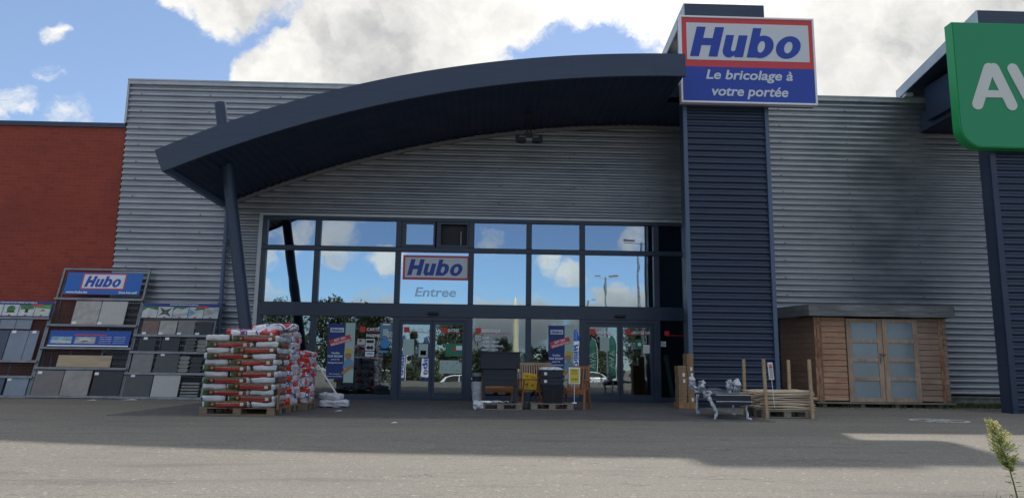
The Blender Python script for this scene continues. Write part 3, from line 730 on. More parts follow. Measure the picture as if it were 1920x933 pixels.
a = sticker(-3.30, -3.06, 1.31, 1.46, M_white2, 'white card sticker with two dark ovals, middle of the column'); mark(*a, [(-.38, .055, .5, 0, M_black, 'disc'), (.38, .055, .5, 0, M_frame, 'disc')])
a = sticker(-3.30, -3.06, 1.15, 1.28, M_white2, 'white VISA card sticker, lowest of the column'); mark(*a, [(-.8, .8, .3, .75, M_post_navy, 'VISA')])
a = sticker(-3.53, -3.32, 1.46, 1.62, M_ltg, 'pale green notice with red dot left of the card logos'); mark(*a, [(-.2, .04, .7, 0, M_redv, 'disc')])
sticker(-2.91, -2.65, 1.38, 1.62, M_cy, 'round light blue sticker on the pane left of the entrance', 'round')
sticker(-2.93, -2.68, 1.25, 1.31, M_cy, 'narrow blue strip sticker below the round blue sticker')
a = sticker(-2.92, -2.58, 1.63, 2.06, mat('notice_glass_blue', (.12, .22, .33), .3), 'blue framed notice at the top right of the pane left of the entrance'); mark(*a, [(-.55, .3, .2, .62, M_ltg, None), (-.6, .6, .86, .95, M_white2, None)])
NS = [(-2.72, 1.68, 'square no dogs sticker at the corner of the pane left of the entrance'), (-.31, 1.62, 'round no entry mark on the pane above the opening hours'), (4.82, 1.52, 'square no dogs sticker on the dark pane beside the tower')]
for x, z, lb in NS:
    r, w_, h_ = sticker(x, x + .14, z, z + .14, M_white2, lb, y=VY - .004)
    q = MB(); ring_strip(q, arc(0, .07, .055, .055, 0, 360, 20)[:-1], arc(0, .07, .040, .040, 0, 360, 20)[:-1], -.0045, .002); q.bar((-.035, -.0035, .105), (.035, -.0035, .035), .012, .002, up=(0, 1, 0)); q.build('print', M_black, r)
a = sticker(-2.28, -1.98, 1.20, 1.63, M_ltg, 'pale blank notice on the left entrance door', y=-.008)
a = sticker(-1.88, -1.57, 1.12, 1.53, M_post_navy, 'small navy notice with yellow picture on the left entrance door', y=-.009); mark(*a, [(-.82, .82, .06, .94, M_ltg, None), (-.72, .72, .1, .9, M_post_navy, None), (-.5, .5, .2, .5, M_yellow, None), (-.4, .4, .7, .8, M_white2, None)][:1] + [(-.5, .5, .2, .5, M_yellow, None)])
a = sticker(-1.12, -.62, 1.18, 1.52, M_grn, 'green notice with white box on the right entrance door', y=-.008); mark(*a, [(.15, .8, .5, .85, M_white2, None), (-.1, .05, .55, 0, M_redv, 'disc')])
a = sticker(-1.27, -.62, .72, 1.07, M_ltg, 'wide pale green map notice on the right entrance door', y=-.008)
rr = random.Random(5); mark(*a, [(x_, x_ + .05, z_, z_ + .07, M_frame, None) for x_, z_ in [(rr.uniform(-.85, .8), rr.uniform(.08, .8)) for _ in range(16)]] + [(.6, .95, .86, .97, M_black, None)])
a = sticker(3.12, 3.38, 1.38, 1.74, M_ltg, 'pale sheet taped to the left exit door', y=-.008)
a = sticker(4.10, 4.30, 1.44, 1.70, M_grn, 'small green notice on the right exit door', y=-.008); mark(*a, [(.15, .05, .5, 0, M_white2, 'disc')])
a = sticker(4.32, 4.50, 1.33, 1.56, M_paper, 'small white paper on the right exit door', y=-.008)
# posters with a builder, just inside the glass
def poster(x0, x1, z0, z1, label):
    r = thing('poster', label, 'poster', (x0, .018, z0)); W_, H_ = x1 - x0, z1 - z0
    q = MB(); q.box(0, W_ * .64, 0, .006, .06 * H_, H_ * .985); q.build('navy_panel', M_post_navy, r)
    q = MB(); q.box(W_ * .64, W_, .0, .006, 0, H_); q.build('pale_panel', M_ltg, r)
    q = MB(); q.box(W_ * .08, W_ * .58, -.003, -.0005, H_ * .84, H_ * .915); q.build('logo_panel', M_signw, r)
    q = MB(); hubo_logo(q, W_ * .11, W_ * .55, H_ * .855, H_ * .90, -.0065, .003); q.build('logo_lettering', M_logo, r)
    q = MB(); M_ = Matrix.Translation((W_ * .46, 0, H_ * .70)) @ Matrix.Rotation(rad(-16), 4, 'Y')
    q.box(-W_ * .40, W_ * .40, -.005, -.001, -H_ * .055, H_ * .055, 0, M_); q.build('red_ribbon', M_red, r)
    q = MB(); add_text(q, 'EST EN', 0, .008, -.009, h=H_ * .04, w=W_ * .42, offset=.02, depth=.003, M=M_); add_text(q, 'RÉNOVATION', 0, -H_ * .05, -.009, h=H_ * .046, w=W_ * .72, offset=.02, depth=.003, M=M_); q.build('ribbon_lettering', M_white2, r)
    q = MB()
    for i, (tx, wf) in enumerate((('Veuillez', .32), ('nous excuser', .56), ('pour le', .30), ('désagrément!', .56))): add_text(q, tx, W_ * .31, H_ * (.475 - .055 * i), -.004, h=H_ * .034, w=W_ * wf, offset=.02, depth=.003)
    for i, (tx, wf) in enumerate((('Des travaux?', .40), ('Venez chez HUBO!', .56))): add_text(q, tx, W_ * .31, H_ * (.135 - .04 * i), -.004, h=H_ * .02, w=W_ * wf, offset=.015, depth=.003)
    q.build('lettering', M_white2, r)
    # worker with yellow helmet: helmet, face, neck, shirt and arm as printed shapes
    cx, cz, k = W_ * .80, H_ * .50, W_ * .17
    for nm, mt, poly, y in (('printed_helmet', M_yellow, arc(cx, cz, k, k * .9, -5, 185, 14) + [(cx - k * 1.25, cz - k * .12), (cx + k * 1.1, cz - k * .12)], -.006),
                            ('printed_face', mat('printed_skin', (.42, .24, .16), .6), arc(cx - k * .1, cz - k * .7, k * .72, k * .85, 0, 360, 18)[:-1], -.004),
                            ('printed_shirt', mat('printed_shirt', (.16, .33, .48), .6), [(cx - k * 1.2, cz - k * 3.4), (cx - k * .9, cz - k * 1.9), (cx - k * .3, cz - k * 1.45), (cx + k * .6, cz - k * 1.4), (cx + k * 1.15, cz - k * 2.), (cx + k * 1.15, cz - k * 3.6)], -.0025),
                            ('printed_arm', mat('printed_glove', (.50, .24, .05), .6), [(cx - k * 1.5, cz - k * 4.6), (cx - k * 1.25, cz - k * 4.0), (cx + k * .9, cz - k * 2.6), (cx + k * 1.15, cz - k * 3.1), (cx - k * .9, cz - k * 4.7)], -.0045)):
        q = MB(); q.prism(poly, y, y + .002, 'y'); q.build(nm, mt, r)
    return r
poster(-4.33, -3.60, .44, 2.05, 'tall navy Hubo poster with helmeted worker, left of the entrance')
poster(1.70, 2.40, .44, 2.08, 'tall navy Hubo poster with helmeted worker, behind the stacked black boxes')
r = thing('hanging_banner', 'pale turquoise banner hanging inside the pane right of the entrance', 'banner', (.93, .30, .6))
q = MB(); q.box(-.24, .24, 0, .01, 0, 1.6); q.build('cloth', mat('turquoise_cloth', (.16, .42, .48), .7, 0, .5, 2.2, color2=(.42, .62, .66)), r); q = MB(); q.tube([(-.26, 0, 1.6), (.26, 0, 1.6)], .012); q.build('rod', M_galv, r)
q = MB(); q.bar((5.04, .42, 1.30), (5.24, .42, .02), .10, .06, up=(0, 1, 0)); q.cbox((5.045, .40, 1.18), (.14, .1, .12)); tag(q.build('packed_pole', mat('pale_green_wrap', (.28, .42, .40), .5)), 'pale green wrapped pole leaning inside the dark pane by the tower', 'pole')
for i, (x, y, lb) in enumerate(((-5.2, 5., 'dark shelving unit inside the shop, behind the left pane'), (.6, 6.2, 'dark shelving unit inside the shop, behind the pane with opening hours'), (3.8, 7.5, 'dark shelving unit inside the shop, behind the exit doors'))):
    r = thing('shelf_unit', lb, 'shelf', (x, y, .012), group='shelving units inside the shop')
    for sx in (-.9, .9):
        q = MB(); q.box(sx - .03, sx + .03, -.25, .25, 0, 2.1); q.build('upright', M_galv, r)
    for z in (.2, .7, 1.2, 1.7):
        q = MB(); q.box(-.87, .87, -.25, .25, z, z + .03); q.build('shelf_board', M_galv, r)
rr = random.Random(11)
for x, y in ((-5.2, 5.), (.6, 6.2), (3.8, 7.5)):
    for z in (.23, .73, 1.23):
        for k in range(4):
            if rr.random() < .8:
                q = MB(); c = rr.choice(((.4, .1, .05), (.1, .2, .35), (.45, .42, .35), (.2, .3, .12))); q.cbox((0, 0, .15), (.3, .3, .3), b=.01)
                tag(q.build('carton', mat('carton_%d' % int(c[0] * 100), c, .7, 0, .3, 5), loc=(x - .6 + k * .4, y, z + .013)), 'small carton standing on a shelf inside the shop', 'carton', 'cartons on the shelves inside the shop')

# ================================================================== DISPLAY RACKS WITH PAVING SLABS
TILT = math.atan2(1.05, 3.4)
def slab_m(n, c, v=.12, sc=5, c2=None, rough=.6): return mat(n, c, rough, 0, v, sc, .1, 60, color2=c2)
S_lbeige = slab_m('slab_speckled_beige', (.42, .40, .37), sc=7, c2=(.30, .29, .27)); S_lgrey = slab_m('slab_light_grey', (.42, .41, .39), .05)
S_brown = slab_m('slab_brown_grey', (.17, .155, .148)); S_beige = slab_m('slab_beige_grey', (.28, .265, .24), sc=3, v=.2); S_black = slab_m('slab_anthracite', (.028, .031, .036), .3)
S_red = slab_m('slab_reddish', (.17, .115, .10), .2, 9); S_grey = slab_m('slab_grey', (.19, .19, .18), .15); S_dk = slab_m('slab_dark_grey', (.072, .073, .078), .15); S_blue = slab_m('slab_bluestone', (.20, .235, .29), .15, 2); S_dblue = slab_m('slab_dark_bluestone', (.06, .075, .115), .15, 2)
S_wood = mat('slab_wood_look', (.32, .235, .145), .6, 0, .2, 2.2, stretch=(.6, 1, 9), color2=(.46, .36, .23))
def rack(x0, x1, vt, bars, label, sub_uprights):
    xc = (x0 + x1) / 2; w_ = (x1 - x0) / 2
    r = thing('display_rack', label, 'rack', (xc, -1.2, .0), (-TILT, 0, 0))
    for sx in (-1, 1):
        q = MB(); q.box(sx * w_ - .025, sx * w_ + .025, .0, .06, .0, vt); q.build('upright', M_galv, r)
        q = MB(); q.bar((sx * w_ * .97, .07, vt * .93), (sx * w_ * .97, .07 + vt * .93 * math.sin(TILT) * .65, .02 + .3 * math.sin(TILT)), .04, .04); q.build('rear_leg', M_galv, r)
    for v_ in bars:
        q = MB(); q.box(-w_ - .03, w_ + .03, -.055, .0, v_ - .03, v_ + .03); q.build('ledge', M_galv, r)
    q = MB(); q.box(-w_ + .025, w_ - .025, .0, .05, vt - .05, vt); q.build('top_rail', M_galv, r)
    q = MB(); g0, g1 = .04, max(bars) if vt - max(bars) > .5 else vt - .3; x = -w_ + .06
    while x < w_ - .04: q.box(x, x + .012, .040, .052, g0, g1); x += .068
    z = g0
    while z < g1: q.box(-w_ + .03, w_ - .03, .030, .039, z, z + .012); z += .068
    q.build('grating', M_mesh, r)
    for sx in sub_uprights:
        q = MB(); q.box(sx - xc - .018, sx - xc + .018, .053, .08, .04, g1); q.build('mid_upright', M_galv, r)
    return r
def on_rack(u, v, out=0.):  # world position of a point of the rack plane
    return (u, -1.2 + v * math.sin(TILT) - out * math.cos(TILT), v * math.cos(TILT) + out * math.sin(TILT))
rack(-11.46, -9.2, 3.57, (.03, .76, 1.30, 1.92, 2.66), 'tall galvanised display rack with the Hubo banner, middle of three', (-10.72, -9.93))
rack(-9.17, -7.18, 2.56, (.0 + .02, .65, 1.21, 1.67), 'lower display rack of small dark slabs beside the silver wall', (-8.5, -7.84))
rack(-14.0, -11.50, 2.56, (.02, .52, .93, 2.1), 'display rack of bluestone slabs at the left edge, before the brick wall', (-12.16, -13.1))
def slab(u0, u1, v0, v1, m_, label, tagpos=None, joints=(), holes=None, name='paving_slab', cat='slab', group='paving slabs on the display racks'):
    r = thing(name, label, cat, on_rack((u0 + u1) / 2, v0, .006), (-TILT, 0, 0), group=group); w_ = (u1 - u0) / 2; h_ = v1 - v0
    q = MB(); us = [-w_] + [w_ * (2 * j - 1) for j in joints] + [w_]
    for i in range(len(us) - 1): q.box(us[i] + (.002 if i else 0), us[i + 1] - .002, -.03, -.001, 0, h_)
    bevel(q.build('slab', m_, r), .004, 1)
    if tagpos:
        q = MB(); q.box(tagpos[0] * w_ - .05, tagpos[0] * w_ + .05, -.034, -.031, tagpos[1] * h_ - .035, tagpos[1] * h_ + .035); q.build('price_tag', M_paper, r)
    return r
for a in [(-10.89, -10.22, 1.955, 2.61, S_lbeige, 'speckled beige slab, upper row of the tall rack', (-.75, .06)), (-10.205, -9.54, 1.955, 2.61, S_lgrey, 'smooth light grey slab, upper row of the tall rack', (-.85, .05)),
          (-10.96, -9.61, .80, 1.11, S_wood, 'long wood-look slab alone in its row on the tall rack'),
          (-11.40, -10.70, .065, .71, S_brown, 'brown-grey slab, bottom left of the tall rack', (-.72, .9)), (-10.685, -10.0, .065, .72, S_beige, 'beige-grey slab, bottom middle of the tall rack'), (-9.94, -9.22, .065, .71, S_black, 'anthracite slab, bottom right of the tall rack', (-.85, .88)),
          (-9.03, -8.60, 1.705, 2.08, S_red, 'small reddish slab, top row of the right rack', (-.6, .06)), (-8.585, -8.14, 1.705, 2.08, S_lbeige, 'small pale beige slab, top row of the right rack', (-.7, .06)), (-8.11, -7.67, 1.705, 2.08, S_grey, 'small mid-grey slab, top row of the right rack', (-.7, .06)), (-7.64, -7.20, 1.705, 2.08, S_black, 'small anthracite slab, top row of the right rack, beside the downpipe', (-.7, .06)),
          (-9.02, -8.58, 1.245, 1.62, S_black, 'anthracite slab, left in the second row of the right rack', (-.3, .92)), (-8.43, -7.97, 1.245, 1.62, S_black, 'anthracite slab, middle of the second row of the right rack', (-.5, .92)),
          (-9.09, -8.56, .685, 1.19, S_grey, 'large grey slab, left in the third row of the right rack'), (-8.49, -7.90, .685, 1.19, S_dk, 'large dark grey slab, middle of the third row of the right rack', (-.5, .94)),
          (-9.14, -8.46, .055, .63, S_dk, 'large dark slab, bottom left of the right rack', (-.5, .94)), (-8.44, -7.77, .055, .63, S_lgrey, 'large light grey slab, bottom middle of the right rack'),
          (-12.35, -11.88, .965, 1.76, S_blue, 'tall bluestone slab in the middle row of the left rack', (-.6, .95)), (-11.87, -11.62, .965, 1.76, S_blue, 'narrow bluestone strip in the middle row of the left rack', (0, .95)), (-12.95, -12.37, .965, 1.76, S_dblue, 'dark bluestone slab in the middle row of the left rack'),
          (-12.06, -11.53, .055, .51, S_blue, 'pale bluestone slab, bottom right of the left rack', (-.8, .9)), (-12.80, -12.12, .055, .51, S_dblue, 'dark bluestone slab in the bottom row of the left rack')]: slab(*a[:6], a[6] if len(a) > 6 else None)
for i in range(5): slab(-13.92 + i * .41, -13.52 + i * .41, 1.80, 2.06, S_blue, 'small bluestone tile in the top row of the left rack', None)
def curvy(u0, u1, v0, v1, n, m_, lb):
    """column of scallop-edged paving blocks"""
    for i in range(n):
        r = thing('paving_block', lb, 'paver', on_rack((u0 + u1) / 2, v0 + (v1 - v0) * i / n, .006), (-TILT, 0, 0), group=lb.replace('block', 'blocks', 1))
        w_ = (u1 - u0) / 2; h_ = (v1 - v0) / n - .008
        pts = [(-w_ + .02 * math.cos(k / 8 * 2 * math.pi), h_ * k / 8) for k in range(9)] + [(w_ - .02 * math.cos(k / 8 * 2 * math.pi), h_ * k / 8) for k in range(8, -1, -1)]
        q = MB(); q.prism(pts, -.06, -.001, 'y'); q.build('block', m_, r)
curvy(-7.80, -7.56, 1.24, 1.61, 4, S_dk, 'dark scalloped paving block in the second row of the right rack'); curvy(-7.50, -7.26, 1.24, 1.56, 3, S_grey, 'grey scalloped paving block in the second row of the right rack')
curvy(-7.87, -7.63, .69, 1.12, 4, S_grey, 'grey scalloped paving block in the third row of the right rack'); curvy(-7.58, -7.30, .69, 1.06, 3, S_black, 'black scalloped paving block in the third row of the right rack')
for i in range(5):
    q = MB(); q.box(-.22, .22, -.05, 0, 0, .055); tag(bevel(q.build('paving_strip', S_grey, loc=on_rack(-7.48, .06 + i * .078, .006)), .006, 1), 'narrow grey strip at the bottom right of the right rack', 'paver', 'narrow strips at the bottom right of the right rack').rotation_euler = (-TILT, 0, 0)
def banner(u0, u1, v0, v1, m_, label, out=.05):
    r = thing('banner', label, 'banner', on_rack((u0 + u1) / 2, v0, out), (-TILT, 0, 0)); w_ = (u1 - u0) / 2
    q = MB(); q.box(-w_, w_, -.008, 0, 0, v1 - v0); q.build('panel', m_, r)
    return r, w_, v1 - v0
r, w_, h_ = banner(-11.30, -9.30, 2.79, 3.42, M_banner, 'blue Hubo banner on top of the tall display rack')
q = MB(); q.box(-.575, .565, -.012, -.0085, .145, .60); q.build('logo_border', M_red, r); q = MB(); q.box(-.545, .535, -.016, -.0125, .175, .57); q.build('logo_panel', M_signw, r)
q = MB(); hubo_logo(q, -.49, .49, .215, .53, -.0205, .004); q.build('logo_lettering', M_logo, r)
q = MB(); add_text(q, 'www.hubo.be', -.93, .03, -.013, h=.065, x1=-.37, offset=.02, depth=.004); q.build('lettering', M_white2, r); q = MB(); add_text(q, 'Doe-het-zelf', .46, .03, -.013, h=.065, x1=.94, offset=.02, depth=.004); q.build('lettering', M_white2, r)
r, w_, h_ = banner(-11.30, -9.25, 1.335, 1.76, M_banner2, 'blue FINITIONS EN CÉRAMIQUE banner across the tall display rack', .075)
q = MB(); add_text(q, 'FINITIONS EN CÉRAMIQUE', -.32, .335, -.012, h=.075, x1=.42, shear=.15, offset=.03, depth=.003); q.build('lettering', M_white2, r)
q = MB(); q.box(-.40, .42, -.011, -.0085, .295, .325); q.build('red_stripe', M_red, r)
q = MB(); q.box(-w_, w_, -.0115, -.0085, .0, .03); q.build('white_stripe', M_white2, r)
q = MB()
for i in range(4): add_text(q, ['facile à entretenir', 'couleur résistante', 'résistant au gel', 'faible teneur en poids'][i], .26, .245 - .052 * i, -.011, h=.026, x1=.56, depth=.002); add_text(q, ['résistant aux taches', 'résistant à la rayure', 'dimensions précises', 'grand choix'][i], .62, .245 - .052 * i, -.011, h=.026, x1=.92, depth=.002)
q.build('small_lettering', M_white2, r)
def picture(r, x0, x1, z0, z1, mt, shapes=(), y=-.0115):
    q = MB(); q.box(x0, x1, y, y + .003, z0, z1); p_ = q.build('picture', mt, r)
    for mt2, poly in shapes:
        q = MB(); q.prism([(x0 + a * (x1 - x0), z0 + b_ * (z1 - z0)) for a, b_ in poly], y - .003, y - .0005, 'y'); q.build('printed_shape', mt2, p_)
P_lb = mat('print_light_blue', (.22, .36, .50), .6, 0, .3, 8); P_gr = mat('print_grey', (.36, .38, .38), .6, 0, .3, 7); P_g = mat('print_green', (.04, .18, .05), .7, 0, .4, 20); P_pale = mat('print_pale', (.50, .53, .50), .6, 0, .15, 6); P_lg = mat('print_lawn', (.12, .30, .04), .7, 0, .2, 20)
picture(r, -.97, -.44, .075, .26, P_lb, [(P_pale, [(0, .2), (.4, .55), (1, .3), (1, .05), (.3, 0)]), (P_gr, [(.3, .6), (.8, .8), (1, .6), (.6, .5)])])
picture(r, -.36, .16, .075, .26, P_gr, [(P_pale, [(.2, .3), (.8, .3), (.75, .8), (.25, .8)]), (M_dark, [(.35, .3), (.65, .3), (.65, .42), (.35, .42)])])
r, w_, h_ = banner(-9.12, -7.12, 2.14, 2.57, M_post_navy, 'picture banner PAVAGE DÉCORATIF EN BÉTON on the right rack')
q = MB(); add_text(q, 'PAVAGE DÉCORATIF EN BÉTON', -.30, .37, -.012, h=.042, x1=.44, shear=.12, offset=.02, depth=.003); q.build('lettering', M_white2, r)
for i in range(5):
    a = -.98 + i * .40
    sh = [[(P_g, [(0, .6), (.3, .9), (1, .7), (1, 1), (0, 1)])], [(S_dk, [(.1, .2), (.5, .35), (.95, .1), (.7, .5), (.9, .9), (.5, .7), (.1, .95), (.3, .5)]), (P_pale, [(.5, .45), (.62, .5), (.55, .62), (.42, .55)])], [(P_g, [(0, .7), (.2, .9), (.6, .8), (1, 1), (0, 1)]), (P_gr, [(0, .1), (1, .3), (1, .5), (0, .3)])], [(P_g, [(.4, .7), (1, .8), (1, 1), (.5, 1)]), (P_lb, [(0, 0), (.5, .5), (0, .9)])], [(P_gr, [(0, .2), (1, .55), (1, 1), (.6, .8), (0, .8)])]][i]
    picture(r, a, a + .385, .015, .325, P_pale, sh)
    q = MB(); q.box(a + .16, a + .22, -.018, -.0152, .02, .05); q.build('red_mark', M_redv, r)
q = MB(); q.box(.44, .72, -.021, -.0185, .30, .35); q.build('red_label', M_red, r)
r, w_, h_ = banner(-13.95, -11.46, 2.14, 2.57, M_post_navy, 'picture banner PAVAGE DÉCORATIF EN PIERRE NATURELLE on the left rack')
q = MB(); add_text(q, 'PAVAGE DÉCORATIF EN PIERRE NATURELLE', -.35, .37, -.012, h=.042, x1=.82, shear=.12, offset=.02, depth=.003); q.build('lettering', M_white2, r)
for i in range(6):
    a = -1.22 + i * .408
    bush = arc(.5, .62, .28, .3, 0, 360, 14)[:-1]
    sh = [[(P_gr, [(0, .2), (1, .55), (1, 1), (0, .8)])], [(P_gr, [(0, .2), (.6, .5), (1, 1), (0, .9)])], [(P_gr, [(0, .3), (.8, .6), (.5, 1), (0, .9)])], [(M_dark, [(.2, .3), (.8, .3), (.75, .42), (.3, .42)]), (P_g, bush)], [(P_g, [(.1, .6), (.9, .6), (1, 1), (0, 1)]), (M_dark, [(.4, .3), (.6, .3), (.6, .6), (.4, .6)])], [(P_lg, [(0, .75), (1, .62), (1, 1), (0, 1)]), (P_g, [(.35, .45), (.55, .62), (.7, .45)])]][i]
    picture(r, a, a + .39, .015, .325, P_pale, sh)
    q = MB(); q.box(a + .16, a + .22, -.018, -.0152, .02, .05); q.build('red_mark', M_redv, r)
q = MB(); q.box(.70, 1.0, -.021, -.0185, .29, .34); q.build('red_label', M_red, r)
# ================================================================== PALLETS AND BAGS
from mathutils import noise as mnoise
def pallet(x0, x1, y0, y1, label, m_=None, z=.0):
    m_ = m_ or M_pallet; r = thing('pallet', label, 'pallet', ((x0 + x1) / 2, (y0 + y1) / 2, z)); a, b_ = (x1 - x0) / 2, (y1 - y0) / 2
    for sy in (-1, 0, 1):
        q = MB(); q.box(-a, a, sy * (b_ - .05) - .05, sy * (b_ - .05) + .05, .008, .026); q.build('bottom_board', m_, r)
        for sx in (-1, 0, 1):
            q = MB(); q.cbox((sx * (a - .072), sy * (b_ - .052), .066), (.14, .10, .078)); q.build('block', m_, r)
    for sx in (-1, 0, 1):
        q = MB(); q.box(sx * (a - .072) - .07, sx * (a - .072) + .07, -b_, b_, .106, .122); q.build('stringer_board', m_, r)
    n = 6
    for i in range(n):
        c = -b_ + .05 + (2 * b_ - .1) * i / (n - 1); q = MB(); q.box(-a, a, c - .045, c + .045, .1225, .142); q.build('deck_board', m_, r)
    return r
def bag_mesh(name, L, W, H, seed, mats, crumple=.012, bend=.0):
    bm = bmesh.new(); bmesh.ops.create_cube(bm, size=2); bmesh.ops.subdivide_edges(bm, edges=bm.edges, cuts=9, use_grid_fill=True)
    for v in bm.verts:
        p = v.co.copy(); nn = (abs(p.x) ** 9 + abs(p.y) ** 7 + abs(p.z) ** 4.5) ** (1 / 5.5)
        p = Vector((p.x / max(1, nn) ** .55, p.y / max(1, nn) ** .8, p.z / max(1, nn)))
        e = max(0, abs(p.x) - .62) / .38; zz = p.z * (1 - .14 * e * e)
        q = Vector((p.x * L / 2, p.y * W / 2, zz * H / 2))
        n3 = mnoise.noise_vector(Vector((q.x * 9, q.y * 9, q.z * 16)) + Vector((seed * 5.1, 0, 0))) * crumple + mnoise.noise_vector(q * 26 + Vector((seed, 9, 3))) * crumple * .5
        q += Vector((n3.x * .6, n3.y, n3.z)); q.z += bend * (1 - (2 * q.x / L) ** 2)
        v.co = q
    me = bpy.data.meshes.new(name); bm.to_mesh(me); bm.free()
    for mt in mats: me.materials.append(mt)
    me.polygons.foreach_set('use_smooth', [True] * len(me.polygons))
    return me
def soil_mat():
    m, T, b, o = new_mat('potting_soil_bag_print'); co = T.node('ShaderNodeTexCoord').outputs['Object']; oi = T.node('ShaderNodeObjectInfo').outputs['Random']; co = T.vmath('ADD', co, T.comb(T.math('MULTIPLY', T.math('SUBTRACT', oi, .5), .05), 0, T.math('MULTIPLY', T.math('SUBTRACT', oi, .5), .012))); s = T.sep(co)
    n = T.noise(co, 22, 5, .65); n2 = T.noise(co, 60, 3, .6); X, Y, Z = s[0], s[1], s[2]
    Zn = T.math('ADD', Z, T.math('MULTIPLY', T.math('SUBTRACT', n, .5), .012))
    brown = T.mix(T.ramp(n, .35, .65), (.085, .028, .014), (.20, .085, .04))
    green = T.mix(T.ramp(n2, .42, .6), (.018, .055, .012), (.12, .24, .06))
    c = T.mix(T.ramp(n, .45, .62), brown, green)                                                    # printed leaves over soil on the broad faces
    side = T.math('LESS_THAN', T.math('ABSOLUTE', Zn), .040)
    red = T.mix(T.ramp(n2, .3, .7), (.30, .012, .014), (.42, .02, .022))
    band = T.mix(T.ramp(Zn, .008, .012, 0, 1), red, brown)
    txt = T.math('MULTIPLY', T.math('MULTIPLY', T.math('GREATER_THAN', Zn, .014), T.math('LESS_THAN', Zn, .021)), T.math('GREATER_THAN', T.noise(T.vmath('MULTIPLY', co, (60, 0, 0)), 1, 1, .5), .47))
    band = T.mix(T.math('MULTIPLY', txt, .75), band, (.6, .55, .5))
    inx = T.math('MULTIPLY', T.math('GREATER_THAN', X, -.17), T.math('LESS_THAN', X, .31))
    lft = T.mix(T.ramp(T.vmath('DISTANCE', T.comb(X, 0, Z), (-.23, 0, .002)), .032, .02, 0, 1), T.mix(T.ramp(X, -.40, -.25), green, (.02, .018, .015)), (.42, .16, .05))
    band = T.mix(inx, T.mix(T.math('GREATER_THAN', X, 0), lft, brown), band)
    code = T.math('MULTIPLY', T.math('GREATER_THAN', X, .265), T.math('LESS_THAN', X, .325)); code = T.math('MULTIPLY', code, T.math('LESS_THAN', T.math('ABSOLUTE', Z), .028))
    band = T.mix(code, band, (.6, .6, .58))
    c = T.mix(side, c, band)
    wend = T.math('GREATER_THAN', T.math('ABSOLUTE', X), T.math('ADD', .375, T.math('MULTIPLY', n, .02)))
    T.put(b.inputs['Base Color'], T.mix(wend, c, (.54, .56, .59))); b.inputs['Roughness'].default_value = .32
    return m
M_soil = soil_mat()
def rwb_mat():
    m, T, b, o = new_mat('red_white_blue_bag_print'); co = T.node('ShaderNodeTexCoord').outputs['Object']; oi = T.node('ShaderNodeObjectInfo').outputs['Random']
    s = T.sep(co); n = T.noise(T.vmath('ADD', co, T.comb(T.math('MULTIPLY', oi, 9), 0, 0)), 3.4, 2, .5)
    t = T.math('ADD', T.math('MULTIPLY', s[0], .6), T.math('MULTIPLY', n, 1.7)); t = T.math('SUBTRACT', t, .85)
    c = T.mix(T.math('LESS_THAN', t, -.22), (.68, .70, .73), (.60, .045, .03))
    c = T.mix(T.math('MULTIPLY', T.math('GREATER_THAN', t, .14), T.math('LESS_THAN', t, .21)), c, (.03, .05, .32))
    c = T.mix(T.math('GREATER_THAN', t, .31), c, (.46, .05, .05))
    w = T.noise(T.vmath('MULTIPLY', co, (50, 50, 12)), 1, 2, .5)
    c = T.mix(T.math('MULTIPLY', T.math('GREATER_THAN', w, .64), T.math('LESS_THAN', T.math('ABSOLUTE', t), .30)), c, (.50, .10, .10))
    T.put(b.inputs['Base Color'], c); b.inputs['Roughness'].default_value = .3
    return m
M_rwb = rwb_mat()
soil_me = [bag_mesh('soil_bag', .86, .45, .138, k, [M_soil], .017) for k in range(4)]
rwb_me = [bag_mesh('stone_bag', .82, .44, .145, 20 + k, [M_rwb], .022) for k in range(4)]
rb = random.Random(21)
def bag(me_list, loc, rz, label, group, tilt=(0, 0), name='soil_bag', sc=(1, 1, 1)):
    o = bpy.data.objects.new(name, rb.choice(me_list)); COL.objects.link(o); o.location = (loc[0] + rb.uniform(-.022, .022), loc[1] + rb.uniform(-.015, .015), loc[2])
    o.rotation_euler = (rad(tilt[0] + rb.uniform(-1, 1)), rad(tilt[1] + rb.uniform(-1.2, 1.2)), rz + rad(rb.uniform(-3, 3))); o.scale = sc
    return tag(o, label, 'bag', group)
pallet(-5.10, -3.76, -6.84, -5.98, 'brown wooden pallet under the potting soil bags', M_pallet)
HL = .1065
for i in range(12):
    z = .142 + HL * (i + .5); R_ = i % 2 == 0
    wx = -3.99 if R_ else -4.86; lx = -4.65 if R_ else -4.20
    LB = 'red and brown potting soil bag in the front stack'
    bag(soil_me, (wx, -6.42, z), rad(90), LB, 'potting soil bags stacked on the brown pallet')
    for k, y in enumerate((-6.63, -6.20)): bag(soil_me, (lx, y, z), 0 if k == 0 else math.pi, LB, 'potting soil bags stacked on the brown pallet')
for i, (x, y, z, a, t, lb) in enumerate(((-4.30, -6.50, 1.462, 4, (4, -2), 'red and white bag lying on top of the potting soil bags, at their front'), (-3.98, -6.28, 1.575, 10, (-3, -4), 'red, white and blue bag lying highest on the potting soil bags'), (-4.5, -6.15, 1.47, -6, (0, 3), 'red and white bag lying behind the others on top of the potting soil bags'))):
    bag(rwb_me, (x, y, z), rad(a), lb, None, t, 'stone_bag')
pallet(-5.05, -3.74, -5.90, -5.08, 'wooden pallet under the red and white bags behind the potting soil', M_pallet)
